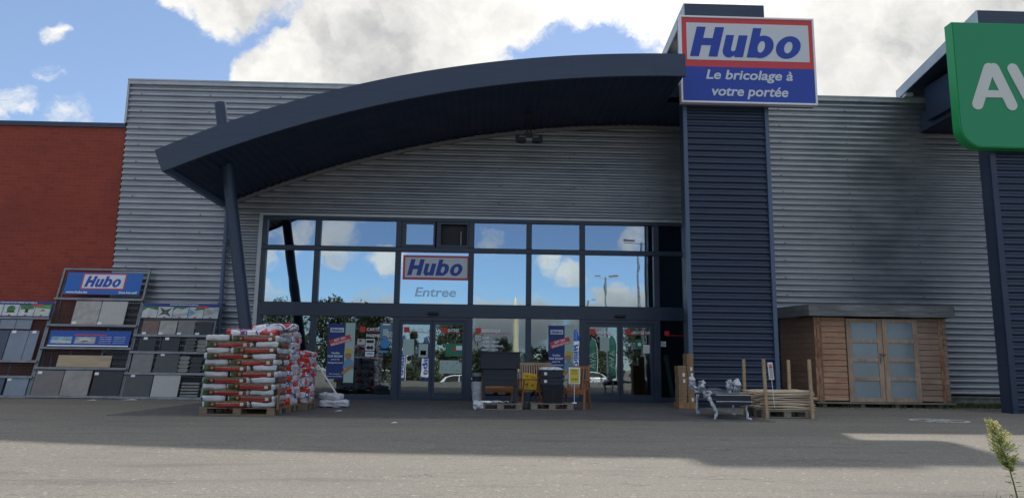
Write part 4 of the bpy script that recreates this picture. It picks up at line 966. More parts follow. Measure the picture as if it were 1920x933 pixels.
for i in range(13):
    z = .142 + .108 * (i + .5); R_ = i % 2 == 0; wx = -3.98 if R_ else -4.82; lx = -4.62 if R_ else -4.18
    LB = 'red, white and blue bag in the stack behind the potting soil'
    bag(rwb_me, (wx, -5.49, z), rad(90), LB, 'red, white and blue bags stacked behind the potting soil', name='stone_bag')
    for k, y in enumerate((-5.70, -5.28)): bag(rwb_me, (lx, y, z), math.pi * (k), LB, 'red, white and blue bags stacked behind the potting soil', name='stone_bag')
pallet(-4.92, -3.64, -4.98, -4.18, 'wooden pallet under the lower stack of white bags', M_pallet)
for i in range(10):
    z = .142 + .103 * (i + .5); R_ = i % 2 == 0; wx = -3.86 if R_ else -4.70; lx = -4.50 if R_ else -4.06
    LB = 'white and red bag in the lower stack nearest the entrance'
    bag(rwb_me, (wx, -4.58, z), rad(90), LB, 'white bags in the lower stack nearest the entrance', name='stone_bag', sc=(1, 1, .95))
    for k, y in enumerate((-4.79, -4.37)): bag(rwb_me, (lx, y, z), math.pi * (k), LB, 'white bags in the lower stack nearest the entrance', name='stone_bag', sc=(1, 1, .95))
film_me = [bag_mesh('wrapped_bag', .74, .44, .17, 40 + k, [M_film], .035) for k in range(2)]
bag(film_me, (-3.28, -4.0, .085), rad(12), 'shiny white wrapped bag lying on the ground left of the entrance, the lower one', None, (0, 0), 'wrapped_bag', (.85, .85, .9))
bag(film_me, (-3.38, -3.85, .23), rad(-16), 'shiny white wrapped bag lying on top of another left of the entrance', None, (3, 4), 'wrapped_bag', (.65, .75, .8))
q = MB(); q.bar((-3.60, -4.32, .92), (-3.10, -4.38, .22), .03, .008, up=(0, 1, 0)); tag(q.build('strap', M_paper), 'white packing strap slanting down beside the lower bag stack', 'strap')
q = MB(); q.bar((-3.715, -6.83, .10), (-3.73, -6.70, .56), .006, .13, up=(0, 1, 0)); tag(q.build('cardboard_slip', M_card), 'narrow cardboard slip standing at the corner of the potting soil pallet', 'cardboard')

# ================================================================== GARDEN GOODS BEFORE THE GLASS
pallet(-.15, .79, -4.34, -3.30, 'weathered pallet under the tall dark raised planter', M_greywood)
pallet(.98, 1.91, -4.14, -3.20, 'weathered pallet under the stacked black boxes', M_greywood)
M_plan = mat('planter_plastic', (.016, .022, .034), .5, 0, .15, 4)
r = thing('raised_planter', 'tall dark plastic raised planter on legs on the left pallet', 'planter', (.30, -4.0, .142))
def panel_box(parent, name, x, y, z0, z1, m_, ribs=4, taper=0.):
    q = MB(); q.cbox((0, 0, (z0 + z1) / 2), (2 * x, 2 * y, z1 - z0), b=.012)
    for i in range(ribs):
        z = z0 + (z1 - z0) * (i + .5) / ribs; h_ = (z1 - z0) / ribs * .42
        q.box(-x + .04, x - .04, -y - .008, -y - .0005, z - h_, z + h_); q.box(-x - .006, -x - .0005, -y + .04, y - .04, z - h_, z + h_); q.box(x + .0005, x + .006, -y + .04, y - .04, z - h_, z + h_)
    return q.build(name, m_, parent)
panel_box(r, 'upper_box', .425, .27, .73, 1.075, M_plan, 5); panel_box(r, 'lower_box', .375, .23, .36, .728, M_plan, 3)
q = MB(); q.box(-.45, .45, -.30, .30, 1.076, 1.095); q.build('rim', M_plan, r)
for sx in (-1, 1):
    for sy in (-1, 1):
        q = MB(); q.box(sx * .35 - .035, sx * .35 + .035, sy * .2 - .03, sy * .2 + .03, 0, .359); q.build('leg', M_plan, r)
panel = thing('storage_box', 'large tapered black planter box, lowest on the right pallet', 'box', (1.47, -3.86, .142))
q = MB(); a, b_ = .235, .215; V = [(-a * .85, -b_ * .85, 0), (a * .85, -b_ * .85, 0), (a * .85, b_ * .85, 0), (-a * .85, b_ * .85, 0), (-a, -b_, .36), (a, -b_, .36), (a, b_, .36), (-a, b_, .36)]
q.add(V, [(0, 3, 2, 1), (4, 5, 6, 7), (0, 1, 5, 4), (1, 2, 6, 5), (2, 3, 7, 6), (3, 0, 4, 7)]); bevel(q.build('body', M_plan, panel), .012)
q = MB(); q.cbox((0, 0, .375), (.51, .47, .03), b=.008); q.build('rim', M_plan, panel)
for sx in (-.5, .5):
    q = MB(); q.bar((sx * .22, -.196, .05), (sx * .235, -.222, .33), .17, .012, up=(0, 1, 0)); q.build('front_panel', M_black, panel)
for i, (lb, z) in enumerate((('flat black box with white tag, lower of two on the tapered planter box', .535), ('flat black box with white tag, topmost under the plastic film', .70))):
    r = thing('storage_box', lb, 'box', (1.43, -3.86, z)); panel_box(r, 'body', .255, .23, 0, .155, M_plan, 2)
    q = MB(); q.box(-.16, -.10, -.244, -.239, .05, .11); q.build('price_tag', M_paper, r)
q = MB(); n = 10
V = []; rr = random.Random(8)
for j in range(n + 1):
    for i in range(n + 1):
        u, v = i / n * 2 - 1, j / n * 2 - 1; ed = max(abs(u), abs(v)); V.append((u * .27, v * .245, .055 * (1 - ed ** 6) + rr.uniform(-.008, .008)))
q.add(V, [(j * (n + 1) + i, j * (n + 1) + i + 1, (j + 1) * (n + 1) + i + 1, (j + 1) * (n + 1) + i) for j in range(n) for i in range(n)])
o = q.build('film_cover', M_film, smooth=True, loc=(1.43, -3.86, .862)); tag(o, 'crumpled white plastic film lying on the topmost flat black box', 'film')
o.modifiers.new('thickness', 'SOLIDIFY').thickness = .006
# price cards
def price_stand(loc, label, w_=.26, h_=.34, zc=.42, rot=0.):
    r = thing('price_stand', label, 'sign', loc, (0, rot, 0))
    q = MB(); q.cbox((0, 0, .015), (.10, .10, .03), b=.01); q.tube([(0, 0, .03), (0, 0, zc - h_ / 2)], .007); q.build('pole', M_white, r)
    q = MB(); q.cbox((0, -.012, zc), (w_, .02, h_), b=.006); q.build('card_frame', M_white, r)
    return r, zc, w_, h_
r, zc, w_, h_ = price_stand((1.93, -4.10, .142), 'yellow price card in a white frame on a thin stand, on the right pallet', .25, .36, .60)
q = MB(); q.box(-.10, .10, -.026, -.0225, zc - .155, zc + .155); q.build('card', M_yellow, r)
q = MB(); add_text(q, 'PROMO', 0, zc + .09, -.029, h=.03, w=.12, depth=.002); add_text(q, 'bac noir 40 L', 0, zc + .04, -.029, h=.022, w=.15, depth=.002); add_text(q, '19.99', 0, zc - .10, -.029, h=.045, w=.13, depth=.002); q.build('lettering', M_black, r)
for x, z, lb, a in ((.90, .42, 'plain yellow price card leaning behind the other on the garden chairs', 6), (1.04, .40, 'upright yellow price card with dark print between the two pallets', 2)):
    r = thing('price_card', lb, 'sign', (x, -3.62 + (.1 if x < 1 else 0), z), (rad(-8), rad(a), 0)); q = MB(); q.cbox((0, 0, .18), (.19, .012, .38), b=.004); q.build('card', mat('price_yellow_bright', (.75, .52, .02), .6), r)
    q = MB(); add_text(q, 'Teck', 0, .28, -.010, h=.04, w=.11, depth=.002); add_text(q, '49', 0, .08, -.010, h=.06, w=.07, depth=.002); q.build('lettering', M_black, r)
# garden chairs
def chair(label, loc, rz, m_=None, width=.56, slats=7, backh=.92, arms=True, name='garden_chair', cat='chair', rx=0.):
    m_ = m_ or M_teak; r = thing(name, label, cat, loc, (rx, 0, rz)); w_ = width / 2
    for sx in (-1, 1):
        q = MB(); q.bar((sx * w_, -.26, 0), (sx * w_, -.20, .62), .045, .035, up=(0, 1, 0)); q.build('leg', m_, r)
        q = MB(); q.bar((sx * w_, .30, 0), (sx * w_, .10, .45), .045, .035, up=(0, 1, 0)); q.build('leg', m_, r)
        q = MB(); q.bar((sx * (w_ - .04), .16, .36), (sx * (w_ - .04), .36, backh), .035, .04, up=(0, 1, 0)); q.build('back_post', m_, r)
        if arms: q = MB(); q.bar((sx * w_, -.27, .635), (sx * w_, .27, .635), .055, .028); q.build('armrest', m_, r)
    q = MB()
    for i in range(6): y = -.22 + i * .085; q.box(-w_ + .03, w_ - .03, y, y + .055, .395, .415)
    q.build('seat', m_, r)
    q = MB(); q.box(-w_ + .02, w_ - .02, -.245, -.222, .33, .40); q.build('apron', m_, r)
    q = MB()
    for i in range(slats):
        x = -w_ + .09 + (width - .18) * i / (slats - 1); q.bar((x, .185, .42), (x, .345, backh - .06), .032, .016, up=(0, 1, 0))
    q.build('backrest', m_, r)
    q = MB(); q.bar((-w_ + .03, .36, backh - .03), (w_ - .03, .36, backh - .03), .03, .06); q.build('top_rail', m_, r)
    return r
chair('low teak bench with many slats behind the legs of the tall planter', (.33, -2.95, .006), 0, None, .82, 16, .70, False, 'garden_bench', 'bench')
chair('faded teak bench with pale upright slats between the two pallets', (1.12, -2.40, .006), 0, M_teakgrey, 1.0, 15, 1.02, False, 'garden_bench', 'bench')
chair('teak folding chair seen from its side beside the tall planter', (1.0, -3.55, .006), rad(-80), None, .5, 6, .86)
chair('teak armchair with slatted back at the right end of the goods', (2.02, -3.55, .006), rad(-22), None, .54, 6, .95)
# litter on the left pallet
rr = random.Random(4)
for i, (x, y, s_, mt, lb) in enumerate(((.02, -4.25, .14, M_paper, 'crumpled white paper on the left pallet, below the planter legs'), (.33, -4.2, .17, M_film, 'strip of clear film hanging over the front of the left pallet'), (.55, -4.22, .09, M_black, 'small black scrap on the right of the left pallet'))):
    q = MB(); n = 6; V = [(u / n * 2 * s_ - s_, v / n * s_ - s_ / 2, rr.uniform(0, .045)) for v in range(n + 1) for u in range(n + 1)]
    q.add(V, [(j * (n + 1) + k, j * (n + 1) + k + 1, (j + 1) * (n + 1) + k + 1, (j + 1) * (n + 1) + k) for j in range(n) for k in range(n)])
    o = q.build('litter', mt, loc=(x, y, .148)); o.modifiers.new('thickness', 'SOLIDIFY').thickness = .004; tag(o, lb, 'litter')
film2 = bag_mesh('film_scrap', .22, .16, .18, 77, [M_film], .05); o = bpy.data.objects.new('film_scrap', film2); COL.objects.link(o); o.location = (-.16, -4.30, .09); tag(o, 'crumpled film bundle at the left corner of the left pallet', 'film')
# bin
r = thing('litter_bin', 'litter bin with dark band and translucent white bag beside the entrance door', 'bin', (-.24, -.62, .006))
q = MB(); q.tube([(0, 0, .0), (0, 0, .08), (0, 0, .3), (0, 0, .52)], [.105, .12, .115, .125], 16); q.build('bag', M_film, r, smooth=40)
q = MB(); q.tube([(0, 0, .521), (0, 0, .655)], .128, 20); q.build('band', M_black, r, smooth=40)
q = MB(); q.tube([(0, 0, .656), (0, 0, .74)], [.135, .13], 20); q.build('lid', M_galv, r, smooth=40)
# cardboard boxes beside the tower
pallet(4.52, 4.92, -2.98, -2.46, 'small brown pallet under the cardboard boxes', wood_mat('orange_pallet_wood', (.33, .18, .09), (.42, .25, .13)))
k = 0
for col, (x, w_, n) in enumerate(((4.635, .20, 6), (4.82, .155, 8))):
    for i in range(n):
        r = thing('cardboard_box', 'brown cardboard box in the %s stack beside the navy tower' % ('lower left' if col == 0 else 'taller right'), 'box', (x + rb.uniform(-.008, .008), -2.74 + (.0 if col == 0 else -.02), .1425 + i * .142), (0, 0, rad(rb.uniform(-2, 2))), group='cardboard boxes in the %s stack' % ('lower left' if col == 0 else 'taller right'))
        q = MB(); q.cbox((0, 0, .070), (w_, .34, .139), b=.004); q.build('carton', M_card, r)
        q = MB(); q.box(-w_ / 2 + .004, w_ / 2 - .004, -.1715, -.1705, .066, .072); q.build('flap_seam', mat('card_seam', (.16, .10, .055), .9), r)  # darker brown strip along the flap joint
        if (i * 7 + col * 3) % 5 in (1, 3): q = MB(); q.box(.0, .05, -.1735, -.1718, .03, .11); q.build('shipping_label', M_paper, r)

# ------------------------------------------------------------------ bench with wrapped cast iron ends
r = thing('garden_bench', 'dark slatted bench with white film wrapped cast iron ends before the navy tower', 'bench', (4.62, -5.8, 0))
ox, oy = 4.62, -5.8
def wrapped(pts, rs, seed):
    q = MB(); P_ = []; R_ = []
    for i in range(len(pts) - 1):
        for t in range(5):
            p_ = Vector(pts[i]).lerp(Vector(pts[i + 1]), t / 5); rr_ = rs[i] + (rs[i + 1] - rs[i]) * t / 5
            P_.append(p_ + mnoise.noise_vector(p_ * 11 + Vector((seed, 0, 0))) * .022); R_.append(rr_ * (1 + .9 * mnoise.noise(p_ * 23 + Vector((seed, 4, 0)))))
    P_.append(Vector(pts[-1])); R_.append(rs[-1]); q.tube(P_, R_, 9); return q
for i, (pts, rs) in enumerate((([(4.28, -6.45, .0), (4.33, -6.45, .10), (4.29, -6.42, .22), (4.22, -6.35, .40)], [.036, .022, .034, .030]), ([(4.97, -6.50, .0), (4.90, -6.5, .03), (4.88, -6.48, .2), (4.90, -6.42, .42)], [.020, .024, .024, .028]),
                               ([(4.36, -5.1, .0), (4.33, -5.1, .2), (4.36, -5.1, .42)], [.04, .022, .03]), ([(5.12, -5.1, .0), (5.08, -5.1, .12), (5.1, -5.1, .42)], [.04, .025, .03]))):
    q = wrapped([(x - ox, y - oy, z) for x, y, z in pts], rs, i * 3.3); q.build('leg', M_film, r, smooth=True)
clump_me = [bag_mesh('wrapped_scroll', .34, .10, .22, 60 + k, [M_film], .06) for k in range(2)]
for pts in ([(4.36, -5.1, .40), (4.28, -5.1, .52), (4.25, -5.1, .66)], [(4.30, -5.9, .42), (4.33, -5.5, .50), (4.26, -5.1, .58)], [(5.04, -5.1, .40), (5.02, -5.1, .60)], [(5.12, -5.3, .42), (5.14, -5.3, .60)], [(5.02, -5.1, .66), (5.12, -5.3, .64)]):
    q = wrapped([(x - ox, y - oy, z) for x, y, z in pts], [.028] * len(pts), 5); q.build('arm_rod', M_film, r, smooth=True)
for i, (x, y, z, rx, ry, rz, sc) in enumerate(((4.31, -5.55, .555, 0, 24, 84, (1.15, .9, .8)), (4.25, -5.1, .63, 0, 62, 70, (.7, .8, .75)), (4.27, -6.1, .43, 0, 8, 86, (1.1, .8, .55)), (5.10, -5.35, .56, 10, 50, 75, (.85, .9, .95)), (5.04, -5.05, .60, 0, -65, 60, (.6, .8, .75)))):
    o = bpy.data.objects.new('arm_scroll', clump_me[i % 2]); COL.objects.link(o); o.parent = r; o.location = (x - ox, y - oy, z); o.rotation_euler = (rad(rx), rad(ry), rad(rz)); o.scale = sc
for i in range(7):
    y = -6.50 + i * .205; q = MB(); q.cbox(((4.62 - ox), y - oy, .43 + (.02 if i == 3 else 0)), (.66, .16, .035), b=.008); q.build('seat_slat', mat('bench_slat', (.03, .035, .045), .4), r)
q = MB(); q.box(-.32, .32, -6.58 - oy, -6.55 - oy, .27, .42); q.build('front_rail', M_plan, r)
for z in (.33, .448):
    q = MB(); q.tube([(-.34, -.80, z), (0, -.806, z + .004), (.35, -.80, z)], .007, 6); q.build('film_fold_glint', M_film, r)  # pale tubes stand for the highlights along the film edges
n = 16; V = []
for j in range(n + 1):
    for i in range(n + 1):
        u, v = i / n, j / n; h_ = .10 * math.exp(-((u - .35) ** 2 + (v - .6) ** 2) * 9)
        x, y = -.34 + .70 * u, -.80 + 1.55 * v; V.append((x, y, .462 + h_ + .012 * mnoise.noise(Vector((x * 9, y * 9, 2)))))
q = MB(); q.add(V, [(j * (n + 1) + i, j * (n + 1) + i + 1, (j + 1) * (n + 1) + i + 1, (j + 1) * (n + 1) + i) for j in range(n) for i in range(n)])
o = q.build('plastic_film', M_clear, r, smooth=True)
# ------------------------------------------------------------------ stacked chestnut stakes between posts
pallet(5.36, 6.34, -6.02, -5.15, 'pallet under the pile of pale split stakes', M_greywood)
def stake_mesh(seed):
    rr = random.Random(seed); L = 1.08 + rr.uniform(-.05, .07); q = MB(); n = 9; P_ = []; R_ = []
    for i in range(n + 1): t = i / n; P_.append((-L / 2 + L * t, .006 * math.sin(t * 5 + seed), .007 * math.sin(t * 7 + seed * 2))); R_.append((.015 + .010 * (seed % 3) / 2) * (1 + .22 * math.sin(t * 9 + seed)) * (.55 if i in (0, n) else 1))
    q.tube(P_, R_, 6); me = q.build('split_stake', M_stake); m_ = me.data; bpy.data.objects.remove(me); return m_
stake_me = [stake_mesh(i) for i in range(6)]; rs_ = random.Random(9)
for row in range(8):
    for k in range(15):
        o = bpy.data.objects.new('split_stake', rs_.choice(stake_me)); COL.objects.link(o)
        o.location = (5.86 + rs_.uniform(-.10, .10), -5.98 + k * .058 + rs_.uniform(-.008, .008), .168 + row * .047 + rs_.uniform(-.006, .006)); o.rotation_euler = (rs_.uniform(0, 6), rad(rs_.uniform(-1.6, 1.6)), rad(rs_.uniform(-2.6, 2.6)) + (math.pi if rs_.random() < .5 else 0))
        tag(o, 'pale split chestnut stake in the pile between the upright posts', 'stake', 'split chestnut stakes piled on the pallet')
for (x, y, lean, lb) in ((5.42, -6.08, -.03, 'upright pine post, front left corner of the stake pile'), (6.31, -6.08, -.02, 'upright pine post, front right corner of the stake pile'), (5.34, -5.1, 0, 'upright pine post, rear left corner of the stake pile'), (6.28, -5.1, .0, 'upright pine post, rear right corner of the stake pile')):
    q = MB(); q.bar((0, 0, 0), (lean, 0, 1.13), .055, .05, up=(0, 1, 0)); tag(q.build('corner_post', M_post, loc=(x, y, .002)), lb, 'post')
r = thing('price_stand', 'small white framed sign on a thin stick in the stake pile', 'sign', (5.56, -6.12, .20), (0, rad(-4), 0))
q = MB(); q.tube([(0, 0, 0), (0, 0, .55)], .006); q.build('pole', M_paper, r); q = MB(); q.cbox((-.0, -.006, .70), (.10, .018, .33), b=.01); q.build('card_frame', M_white, r)
q = MB(); q.box(-.034, .034, -.0185, -.0155, .56, .84); q.build('card', mat('faded_card', (.42, .40, .38), .7), r); q = MB(); q.box(-.028, .028, -.021, -.019, .76, .80); q.build('red_mark', M_red, r)
# ------------------------------------------------------------------ garden shed
sh = thing('garden_shed', 'wooden garden shed with glazed double doors and flat grey roof before the silver wall', 'shed', (10.2, -.8, 0)); ox, oy = 10.2, -.8
YS = -1.4 - oy
def boards(name, x0, x1, m_, z0=.16, z1=2.30, y=YS):
    q = MB(); z = z0; bh = .146; V = []; F = []
    while z < z1 - .01:
        t = min(z + bh, z1); q.add([(x0, y + .0, z + .014), (x1, y + .0, z + .014), (x1, y + .012, t - .004), (x0, y + .012, t - .004), (x0, y + .035, z + .0), (x1, y + .035, z), (x1, y + .035, t + .004), (x0, y + .035, t + .004)], [(0, 1, 2, 3), (4, 5, 1, 0), (3, 2, 6, 7)]); z = t
    q.box(x0, x1, y + .036, y + .05, z0, z1)
    return q.build(name, m_, sh)
boards('wall_boards', 8.68 - ox, 9.33 - ox, M_shed); boards('wall_boards', 11.24 - ox, 11.86 - ox, M_shedr)
q = MB(); q.box(8.50 - ox, 8.56 - ox, YS - .01, YS + .05, .16, 2.30); q.box(8.563 - ox, 8.655 - ox, YS - .018, YS + .04, .14, 2.30); q.build('corner_batten', M_stain, sh)
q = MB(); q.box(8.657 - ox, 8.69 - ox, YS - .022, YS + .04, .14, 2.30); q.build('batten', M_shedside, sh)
q = MB(); q.box(11.80 - ox, 11.90 - ox, YS - .014, YS + .04, .14, 2.30); q.build('corner_batten', M_stain, sh)
for i in range(15):
    q = MB(); z = .17 + i * .143; q.cbox((11.955 - ox, YS + .01, z + .07), (.09 + (.02 if i % 2 else 0), .06, .132), b=.008); q.build('log_end', M_shedr, sh)
# angled left side and the rest of the shell
def side(x0, y0, x1, y1, m_, name='side_wall'):
    d = Vector((x1 - x0, y1 - y0, 0)); L = d.length; a = math.atan2(d.y, d.x); M_ = Matrix.Translation((x0 - ox, y0 - oy, 0)) @ Matrix.Rotation(a, 4, 'Z'); q = MB(); z = .16
    while z < 2.29:
        t = min(z + .146, 2.3); q.add([(0, 0, z + .008), (L, 0, z + .008), (L, .006, t), (0, .006, t), (0, .02, z), (L, .02, z), (L, .02, t + .008), (0, .02, t + .008)], [(0, 1, 2, 3), (4, 5, 1, 0), (3, 2, 6, 7)], 0, M_); z = t
    q.box(0, L, .022, .05, .16, 2.3, 0, M_); q.build(name, m_, sh)
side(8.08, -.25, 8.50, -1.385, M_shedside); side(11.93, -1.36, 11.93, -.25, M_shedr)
q = MB(); q.box(8.08 - ox, 11.93 - ox, -.25 - oy, -.20 - oy, .16, 2.3); q.build('rear_wall', M_shedside, sh)
q = MB(); q.prism([(8.0 - ox, -.18 - oy), (8.47 - ox, -1.42 - oy), (12.05 - ox, -1.42 - oy), (12.05 - ox, -.18 - oy)], .10, .135, 'z'); q.box(8.47 - ox, 12.10 - ox, YS - .06, YS - .021, .09, .13); q.build('floor_frame', M_greywood, sh)
for i, x in enumerate((8.7, 9.7, 10.6, 11.75)):
    q = MB(); q.box(x - .06 - ox, x + .06 - ox, YS + .03, YS + .9, .0, .099); q.build('bearer', M_greywood, sh)
R_out = [(7.86, -.12), (8.30, -1.62), (12.14, -1.62), (12.14, -.12)]
def fas(z0, z1, e):
    q = MB(); 
    for i in range(3):
        a_, b_ = R_out[i], R_out[i + 1]; dx, dy = b_[0] - a_[0], b_[1] - a_[1]; L = math.hypot(dx, dy); nx_, ny_ = -dy / L, dx / L
        ex = 0.03
        q.prism([(a_[0] - ox, a_[1] - oy), (b_[0] - ox, b_[1] - oy), (b_[0] + nx_ * .03 - ox - dx / L * .03, b_[1] + ny_ * .03 - oy - dy / L * .03), (a_[0] + nx_ * .03 - ox + dx / L * .03, a_[1] + ny_ * .03 - oy + dy / L * .03)], z0, z1, 'z')
    return q.build('fascia_board', M_roofwood, sh)
fas(2.315, 2.445, 0); fas(2.45, 2.60, 0)
q = MB(); q.prism([(a_ - ox + (.05 if a_ < 9 else -.05), b_ - oy + .05) for a_, b_ in R_out], 2.40, 2.615, 'z'); q.build('roof', M_roofwood, sh)
# doors
for k, (x0, x1) in enumerate(((9.345, 10.285), (10.30, 11.23))):
    d = MB(); y0, y1 = YS - .035, YS + .015; s_ = .13; z0, z1 = .14, 2.27; ins = [z0 + .10 + (z1 - z0 - .2) * i / 4 for i in range(5)]
    d.box(x0 - ox, x0 + s_ - ox, y0, y1, z0, z1); d.box(x1 - s_ - ox, x1 - ox, y0, y1, z0, z1)
    for i, z in enumerate(ins): d.box(x0 + s_ - ox, x1 - s_ - ox, y0 + .004, y1, z - (.045 if 0 < i < 4 else .10 if i == 0 else 0.0), z + (.045 if 0 < i < 4 else .0 if i == 0 else .10))
    dr = bevel(d.build('shed_door', M_sheddoor, sh), .004, 1)
    for i in range(4):
        q = MB(); q.box(x0 + s_ - ox - .005, x1 - s_ - ox + .005, YS - .012, YS - .004, ins[i], ins[i + 1]); q.build('door_pane', mat('frosted_glass', (.23, .29, .32), .16, 0, .1, 1.2), dr)
    if k == 0:
        q = MB(); q.cbox((x1 - .03 - ox, y0 - .03, 1.36), (.16, .04, .045), b=.01); q.cbox((x1 - .09 - ox, y0 - .03, 1.21), (.035, .02, .16)); q.build('lock', M_galv, dr)
# ------------------------------------------------------------------ small things on the ground
r = MB(); n = 48
o_ = [(math.cos(2 * math.pi * i / n) * .52, math.sin(2 * math.pi * i / n) * .50) for i in range(n)]; i_ = [(a * .87, b * .87) for a, b in o_]
V = [(a, b, z) for z in (0, .008) for a, b in o_ + i_]; F = []
for i in range(n):
    j = (i + 1) % n; F += [(2 * n + i, 2 * n + j, 3 * n + j, 3 * n + i), (i, 2 * n + i, 2 * n + j, j), (n + i, n + j, 3 * n + j, 3 * n + i)]
r.add(V, F); r.bar((-.30, -.12, .004), (.33, .16, .004), .10, .007); r.bar((-.05, .3, .0035), (.1, -.3, .0035), .07, .006)
tag(r.build('manhole_cover', mat('worn_metal_ring', (.52, .52, .50), .6, .2, .4, 14), loc=(8.62, -6.36, .004)), 'round manhole ring set in the asphalt before the shed', 'manhole cover')
for i, (x, y, s_, lb) in enumerate(((-2.9, -5.4, .07, 'small white paper scrap on the paving left of the entrance'), (-8.6, -1.9, .16, 'white paper litter on the ground before the right rack'), (-9.3, -2.3, .10, 'flat pale litter on the ground before the tall rack'), (-1.45, -8.3, .05, 'tiny pale scrap on the asphalt before the paving edge'))):
    q = MB(); q.add([(-s_, -s_ * .5, 0), (s_ * .4, -s_ * .7, .01), (s_, s_ * .2, .004), (.1 * s_, s_ * .6, .02), (-s_ * .8, s_ * .5, .006)], [(0, 1, 2, 3, 4)])
    o = q.build('litter', M_paper, loc=(x, y, .010)); o.modifiers.new('thickness', 'SOLIDIFY').thickness = .002; tag(o, lb, 'litter')
for i, (x, y, lb) in enumerate(((-11.2, -.9, 'low concrete block under the left end of the tall rack'), (-9.6, -.85, 'low concrete block under the right end of the tall rack'), (-8.2, -.85, 'low concrete block under the right rack'))):
    q = MB(); q.cbox((0, 0, .05), (.5, .2, .1), b=.01); tag(q.build('concrete_block', M_conc, loc=(x, y, 0)), lb, 'block')
# grass along the wall base
M_grass = mat('grass_blades', (.045, .085, .018), .7, 0, .4, 3, color2=(.10, .12, .04))
rr = random.Random(13); q = MB()
def blade(q, x, y, z, h_, w_, lean, a):
    dx, dy = math.cos(a), math.sin(a); lx, ly = -dy * lean, dx * lean
    q.add([(x - dx * w_, y - dy * w_, z), (x + dx * w_, y + dy * w_, z), (x + lx * .5 + dx * w_ * .6, y + ly * .5 + dy * w_ * .6, z + h_ * .6), (x + lx * .5 - dx * w_ * .6, y + ly * .5 - dy * w_ * .6, z + h_ * .6), (x + lx, y + ly, z + h_)], [(0, 1, 2, 3), (3, 2, 4)])
for _ in range(9000):
    x = rr.uniform(7.6, 15.5); dn = .35 + .65 * (mnoise.noise(Vector((x * 1.6, 3, 0))) + .5)
    y = -.08 - abs(rr.gauss(0, .45)) - (.9 if x < 12.1 and rr.random() < .75 else .3)
    if x < 12.2 and rr.random() < (.96 if y > -1.5 else .75): continue
    if rr.random() < dn: blade(q, x, y, 0, rr.uniform(.04, .15), .008, rr.uniform(-.05, .05), rr.uniform(0, 6.3))
o = q.build('grass', M_grass, recalc=False); o['kind'] = 'stuff'; tag(o, 'low green weeds and grass along the foot of the silver wall and shed', 'grass')
# flowering weed close to the camera
def tall_weed(loc, top, label):
    r = thing('flowering_weed', label, 'plant', loc); rr = random.Random(2)
    st_ = MB(); lf = MB(); fl_ = MB(); tp = Vector(top)
    def P(t): return Vector((tp.x * t + .02 * math.sin(t * 3.1), tp.y * t, tp.z * t))
    st_.tube([P(i / 8) for i in range(9)], [.0055 - .0004 * i for i in range(9)], 6)
    H = tp.z
    for k in range(26):
        t = rr.uniform(.02, .42); p_ = P(t); a = rr.uniform(0, 6.28); L = rr.uniform(.05, .085); d = Vector((math.cos(a), math.sin(a), rr.uniform(.0, .5))).normalized(); s2 = d.cross(Vector((0, 0, 1))).normalized() * .0045
        lf.add([p_, p_ + d * L * .5 + s2, p_ + d * L - Vector((0, 0, .008)), p_ + d * L * .5 - s2], [(0, 1, 2, 3)])
    for k in range(90):
        t = .36 + .62 * (k / 90); p_ = P(t); env = .104 * math.sin(min(1, (t - .30) / .3) * 1.57) * (1 - max(0, t - .72) / .28 * .62); a = rr.uniform(0, 6.28)
        d = Vector((math.cos(a), math.sin(a), 0)); e = p_ + d * env * rr.uniform(.6, 1.08) + Vector((0, 0, .05 + rr.uniform(-.01, .02))); mid = p_.lerp(e, .55) + Vector((0, 0, -.006))
        st_.tube([p_, mid, e], [.0016, .0013, .001], 4, cap=False)
        for j in range(42):
            f = rr.uniform(.25, 1); c = (p_.lerp(mid, f * 2) if f < .5 else mid.lerp(e, f * 2 - 1)) + Vector((rr.gauss(0, .007), rr.gauss(0, .007), rr.gauss(0, .007)))
            u = Vector((rr.gauss(0, 1), rr.gauss(0, 1), rr.gauss(0, 1))).normalized(); w_ = u.orthogonal().normalized(); s_ = rr.uniform(.005, .011)
            tgt = fl_ if (f > .55 and rr.random() < .32 + .4 * (t > .72)) else lf
            if tgt is lf: tgt.add([c - w_ * s_ * .35, c + u * s_ * 1.6, c + w_ * s_ * .35, c - u * s_ * 1.2], [(0, 1, 2, 3)])
            else: tgt.add([c - w_ * s_ * .6, c + u * s_ * .7, c + w_ * s_ * .6, c - u * s_ * .7], [(0, 1, 2, 3)])
    st_.build('stem', mat('weed_stem', (.07, .10, .03), .6), r); lf.build('leaves', mat('weed_leaf', (.24, .32, .05), .6, 0, .3, 30), r, recalc=False); fl_.build('flowers', mat('weed_flower', (.68, .50, .12), .7, 0, .3, 40, color2=(.74, .66, .36)), r, recalc=False)
tall_weed((3.93, -14.95, 0), (-.15, .0, .54), 'tall flowering weed with yellow-green plume at the right edge in front')
q = MB(); rr = random.Random(5)
for k in range(7): blade(q, rr.uniform(-.32, -.02), rr.uniform(-.05, .05), 0, rr.uniform(.03, .09), .003, rr.uniform(-.03, .03), rr.uniform(0, 6.3))
tag(q.build('weed_tuft', mat('dry_blades', (.16, .13, .05), .7), loc=(3.93, -14.93, 0), recalc=False), 'short dry tuft at the foot of the tall weed', 'plant')

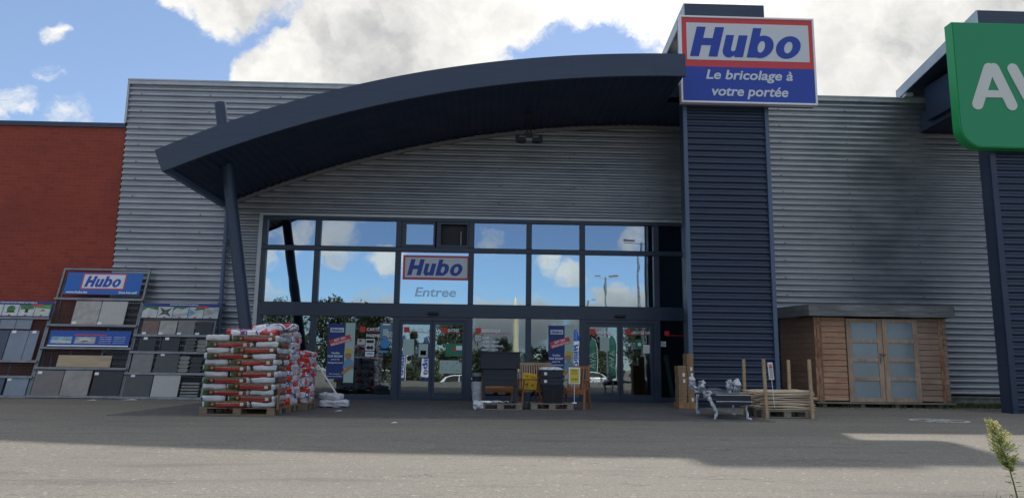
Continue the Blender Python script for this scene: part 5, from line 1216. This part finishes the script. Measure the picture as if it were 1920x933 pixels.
# ================================================================== THE CAR PARK BEHIND THE CAMERA, SEEN MIRRORED IN THE GLASS
def lamp(loc, H, span, lb):
    r = thing('street_lamp', lb, 'street lamp', loc, group='car park lamps mirrored in the glass')
    q = MB(); q.tube([(0, 0, 0), (0, 0, H)], [.10, .055], 12); q.build('pole', M_galv, r, smooth=40)
    for s_ in (-1, 1):
        q = MB(); q.tube([(0, 0, H - .08), (s_ * span * .5, 0, H - .02), (s_ * span * .62, 0, H)], .035, 8); q.build('arm', M_galv, r)
        q = MB(); q.cbox((s_ * span * .82, 0, H + .04), (span * .42, .22, .09), b=.03, M=Matrix.Rotation(s_ * rad(-4), 4, 'Y')); q.build('lamp_head', M_galv, r)
lamp((9.6, -38., gz(9.6, -38)), 8.05 + .85, 1.45, 'double headed car park lamp mirrored in the pane above the exit door')
lamp((11.6, -62, gz(11.6, -62)), 8.9, 1.45, 'farther double headed lamp mirrored low beside the other')
lamp((8.6, -20.6, 0), 8.05, 1.45, 'near double headed lamp mirrored in the top row of panes')
def flag(loc, H, wd, cols, text, lb, tcol=None, pole_lean=.0):
    r = thing('feather_flag', lb, 'flag', loc, group='feather flags mirrored in the glass')
    q = MB(); q.tube([(0, 0, 0), (0, 0, H * .8), (-wd * .25, 0, H * .95), (-wd * .6, 0, H)], [.03, .02, .014, .01], 8); q.build('pole', M_white, r)
    n = 12; V = []
    for i in range(n + 1):
        t = i / n; z = H * (.22 + .76 * t); w0 = wd * (1 - max(0, t - .8) / .2 * .75) * (.75 + .25 * min(1, t / .2)); off = 0 if t < .8 else -(t - .8) / .2 * wd * .3
        for sx in (0, 1): V.append((-.03 + off - sx * w0, .04 * math.sin(t * 6 + sx), z))
    q = MB(); q.add(V, [(2 * i, 2 * i + 1, 2 * i + 3, 2 * i + 2) for i in range(n)]); c = q.build('cloth', cols, r, smooth=True); c.modifiers.new('thickness', 'SOLIDIFY').thickness = .01
    if text:
        q = MB(); M_ = Matrix.Translation((-wd * .52, .075, H * .55)) @ Matrix.Rotation(rad(90), 4, 'Y') @ Matrix.Rotation(math.pi, 4, 'X')
        if text == 'Hubo':
            pb = MB(); pb.box(-wd * .92, -wd * .14, .062, .07, H * .32, H * .80); pb.build('logo_panel', M_signw, r)
            hubo_logo(q, -H * .21, H * .21, -wd * .30, wd * .30, -.01, .008, M=M_)
        else: add_text(q, text, 0, -wd * .3, -.01, h=wd * .6, w=H * .32, M=M_, depth=.008)
        q.build('lettering', tcol or M_logo, r)
M_tealf = mat('flag_teal', (.015, .10, .075), .8, 0, .3, 2); M_tealt = mat('flag_pale', (.22, .28, .25), .8)
flag((8.0, -42, gz(8, -42)), 4.9, .75, M_banner2, 'Hubo', 'navy Hubo feather flag mirrored beside the right poster')
flag((6.2, -40, gz(6, -40)), 4.8, .75, M_banner2, 'Hubo', 'navy Hubo feather flag mirrored behind the right poster')
flag((9.7, -44, gz(9, -44)), 4.2, .75, M_tealf, 'AVA', 'green AVA feather flag mirrored in the left exit door', M_tealt); flag((11.2, -43, gz(11, -43)), 4.4, .75, M_tealf, 'AVA', 'green AVA feather flag mirrored between the exit doors', M_tealt)
flag((-6.6, -43, gz(-6, -43)), 5.3, .7, M_post_navy, 'Hubo', 'navy Hubo feather flag mirrored in the left entrance door'); flag((-4.6, -43, gz(-4, -43)), 5.2, .7, M_post_navy, 'Hubo', 'navy Hubo feather flag mirrored in the right entrance door')
flag((2.2, -30, gz(2, -30)), 6.2, .35, mat('flag_yellow', (.65, .60, .35), .7), None, 'slender pale flag mirrored high above the opening hours')
def car(loc, rz, paint, lb):
    r = thing('parked_car', lb, 'car', loc, (0, 0, rz), group='parked cars mirrored in the glass')
    low = [(-2.12, .35), (-2.15, .62), (-2.05, .88), (-1.5, .95), (1.05, .92), (1.85, .80), (2.12, .62), (2.15, .35)]
    q = MB(); q.prism(low + [(2.0, .22), (-2.0, .22)], -.86, .86, 'y'); b_ = bevel(q.build('body', paint, r, smooth=30), .09, 3)
    q = MB(); V = []
    prof = [(-1.98, .90, .74), (-1.55, 1.30, .62), (-.9, 1.43, .60), (.05, 1.44, .60), (.45, 1.32, .62), (1.12, .90, .74)]
    for s_ in (-1, 1): V += [(x, s_ * w_, z) for x, z, w_ in prof]
    n = len(prof); F = [tuple(range(n)), tuple(range(2 * n - 1, n - 1, -1))] + [(i, n + i, n + (i + 1) % n, (i + 1) % n) for i in range(n)]
    q.add(V, F); bevel(q.build('cabin', paint, r, smooth=30), .04, 2)
    for s_ in (-1, 1):
        for pl in ([(-1.62, .95), (-1.42, 1.25), (-.95, 1.36), (-.52, 1.37), (-.52, .95)], [(-.45, .95), (-.45, 1.37), (.02, 1.37), (.38, 1.27), (.92, .95)]):
            q = MB(); V = [(x, s_ * (.745 - (z - .9) * .27 + k), z) for k in (0, .012) for x, z in pl]; m_ = len(pl); q.add(V, [tuple(range(m_)), tuple(range(2 * m_ - 1, m_ - 1, -1))] + [(i, (i + 1) % m_, m_ + (i + 1) % m_, m_ + i) for i in range(m_)]); q.build('side_window', mat('car_glass', (.02, .025, .03), .08), r)
    for x in (-1.35, 1.35):
        for s_ in (-1, 1):
            q = MB(); q.tube([(x, s_ * .68, .31), (x, s_ * .88, .31)], .31, 22); w_ = q.build('wheel', mat('tyre_rubber', (.02, .02, .02), .8), r, smooth=40); q = MB(); q.tube([(x, s_ * .875, .31), (x, s_ * .89, .31)], .19, 18); q.build('rim', M_galv, w_)
    for s_ in (-.6, .6):
        q = MB(); q.cbox((2.08, s_, .66), (.12, .34, .13), b=.03); q.build('headlight', M_lett, r)
P_w = mat('car_white', (.72, .73, .74), .15, 0); P_s = mat('car_silver', (.42, .44, .46), .18, .6); P_d = mat('car_dark', (.03, .035, .045), .15)
car((8.7, -40, gz(8.7, -40)), 0, P_w, 'white parked car mirrored in the exit door')
car((-5.9, -36, gz(-5.9, -36)), math.pi, P_s, 'silver parked car mirrored low in the left entrance door'); car((-1.6, -37, gz(-1.6, -37) + .0), 0, P_w, 'white parked car mirrored low in the right entrance door'); car((-11, -40, gz(-11, -40)), 0, P_d, 'dark parked car mirrored behind the bags'); car((3.4, -45, gz(3.4, -45)), 0, P_d, 'dark parked car mirrored low between entrance and exit')
M_leaf = mat('tree_leaves', (.030, .045, .020), .8, 0, .4, 1.5, color2=(.055, .072, .032)); M_leaf2 = mat('dark_tree_leaves', (.018, .032, .018), .8, 0, .4, 1.5); M_bark = mat('bark', (.09, .07, .05), .9, 0, .3, 8, .5, 20)
def crown_mesh(seed, H, R, n, leaf, shape):
    rr = random.Random(seed); q = MB(); cl = []
    for _ in range(46):
        t = rr.uniform(.05, 1); rad_ = R * (math.sin(math.pi * min(1, t * .85 + .12)) ** .6 if shape == 'round' else (1.05 - t)) * rr.uniform(.35, 1.); a = rr.uniform(0, 6.28); cl.append((Vector((math.cos(a) * rad_, math.sin(a) * rad_, H * t)), R * rr.uniform(.16, .34)))
    for _ in range(n):
        c, s_ = rr.choice(cl); d = Vector((rr.gauss(0, 1), rr.gauss(0, 1), rr.gauss(0, .8))); p_ = c + d.normalized() * s_ * rr.uniform(.5, 1.1); u = Vector((rr.gauss(0, 1), rr.gauss(0, 1), rr.gauss(0, 1))).normalized(); w_ = u.orthogonal().normalized(); k = leaf * rr.uniform(.6, 1.3)
        q.add([p_ - u * k, p_ + w_ * k * .5, p_ + u * k, p_ - w_ * k * .5], [(0, 1, 2, 3)])
    return q, cl
def tree(kind, variants):
    H, R, trunk = {'round': (5.2, 2.6, 2.2), 'cone': (6.5, 1.7, .8), 'bush': (2.4, 1.9, .3)}[kind]
    r = thing({'round': 'leafy_tree', 'cone': 'conifer_tree', 'bush': 'bush'}[kind], '', 'tree')
    q = MB(); q.tube([(0, 0, 0), (.05, 0, trunk), (.0, .1, trunk + H * .7)], [.16, .12, .03], 8); q.build('trunk', M_bark, r, smooth=40)
    q, cl = crown_mesh(variants, H, R, 5200 if kind != 'bush' else 3000, .13, 'cone' if kind == 'cone' else 'round')
    for c, s_ in cl[:14]: pass
    q.v = [(x, y, z + trunk * .8) for x, y, z in q.v]; q.build('crown', M_leaf if kind != 'cone' else M_leaf2, r, recalc=False)
    lb = MB(); 
    for c, s_ in cl[:16]: lb.tube([(0, 0, trunk + c.z * .35), (c.x * .6, c.y * .6, trunk * .8 + c.z * .85), (c.x, c.y, c.z + trunk * .8)], [.05, .03, .01], 5, cap=False)
    lb.build('limbs', M_bark, r); return r
protos = {'round': tree('round', 3), 'cone': tree('cone', 4), 'bush': tree('bush', 5)}; used = set()
spots = [('round', -10.2, -46, 1.12), ('round', -16, -55, 1.3), ('cone', -7.8, -62, .9), ('round', -3.2, -60, 1.05), ('round', 2.4, -78, .8), ('cone', 6, -80, .7), ('bush', 4.5, -70, 1.2), ('bush', 9, -66, 1.3), ('round', 13, -70, .8), ('bush', 12.5, -62, 1.2), ('round', 18, -68, 1.), ('round', 24, -60, 1.2), ('bush', -.4, -66, 1.4), ('round', -22, -58, 1.3), ('round', -30, -64, 1.5), ('round', 32, -66, 1.3), ('cone', 16.5, -60, .8), ('bush', -5.5, -58, 1.5), ('bush', -12.8, -60, 1.6), ('bush', 6.8, -74, 1.4)]
for i, (k, x, y, s_) in enumerate(spots):
    o = protos[k] if k not in used else copy_tree(protos[k]); used.add(k)
    o.location = (x, y, gz(x, y)); o.rotation_euler = (0, 0, i * 1.7); o.scale = (s_, s_, s_)
    o['label'] = {'round': 'leafy green tree beyond the car park, mirrored in the glass', 'cone': 'dark conifer beyond the car park, mirrored in the glass', 'bush': 'dark green bush beyond the car park, mirrored in the glass'}[k]; o['group'] = {'round': 'leafy trees beyond the car park', 'cone': 'conifers beyond the car park', 'bush': 'bushes beyond the car park'}[k]
    if k == 'bush': o['category'] = 'bush'
rr = random.Random(31); q = MB()
for _ in range(9000):
    x = rr.uniform(-16, 22); y = -31 + rr.uniform(-.6, .6); zt = .55 + .25 * mnoise.noise(Vector((x * .8, 0, 0))); p_ = Vector((x, y, gz(x, y) + rr.uniform(0, zt))); u = Vector((rr.gauss(0, 1), rr.gauss(0, 1), rr.gauss(0, 1))).normalized(); w_ = u.orthogonal().normalized(); k = .07
    q.add([p_ - u * k, p_ + w_ * k * .5, p_ + u * k, p_ - w_ * k * .5], [(0, 1, 2, 3)])
tag(q.build('hedge', M_leaf, recalc=False), 'low green hedge along the car park, mirrored at the foot of the glass', 'hedge')
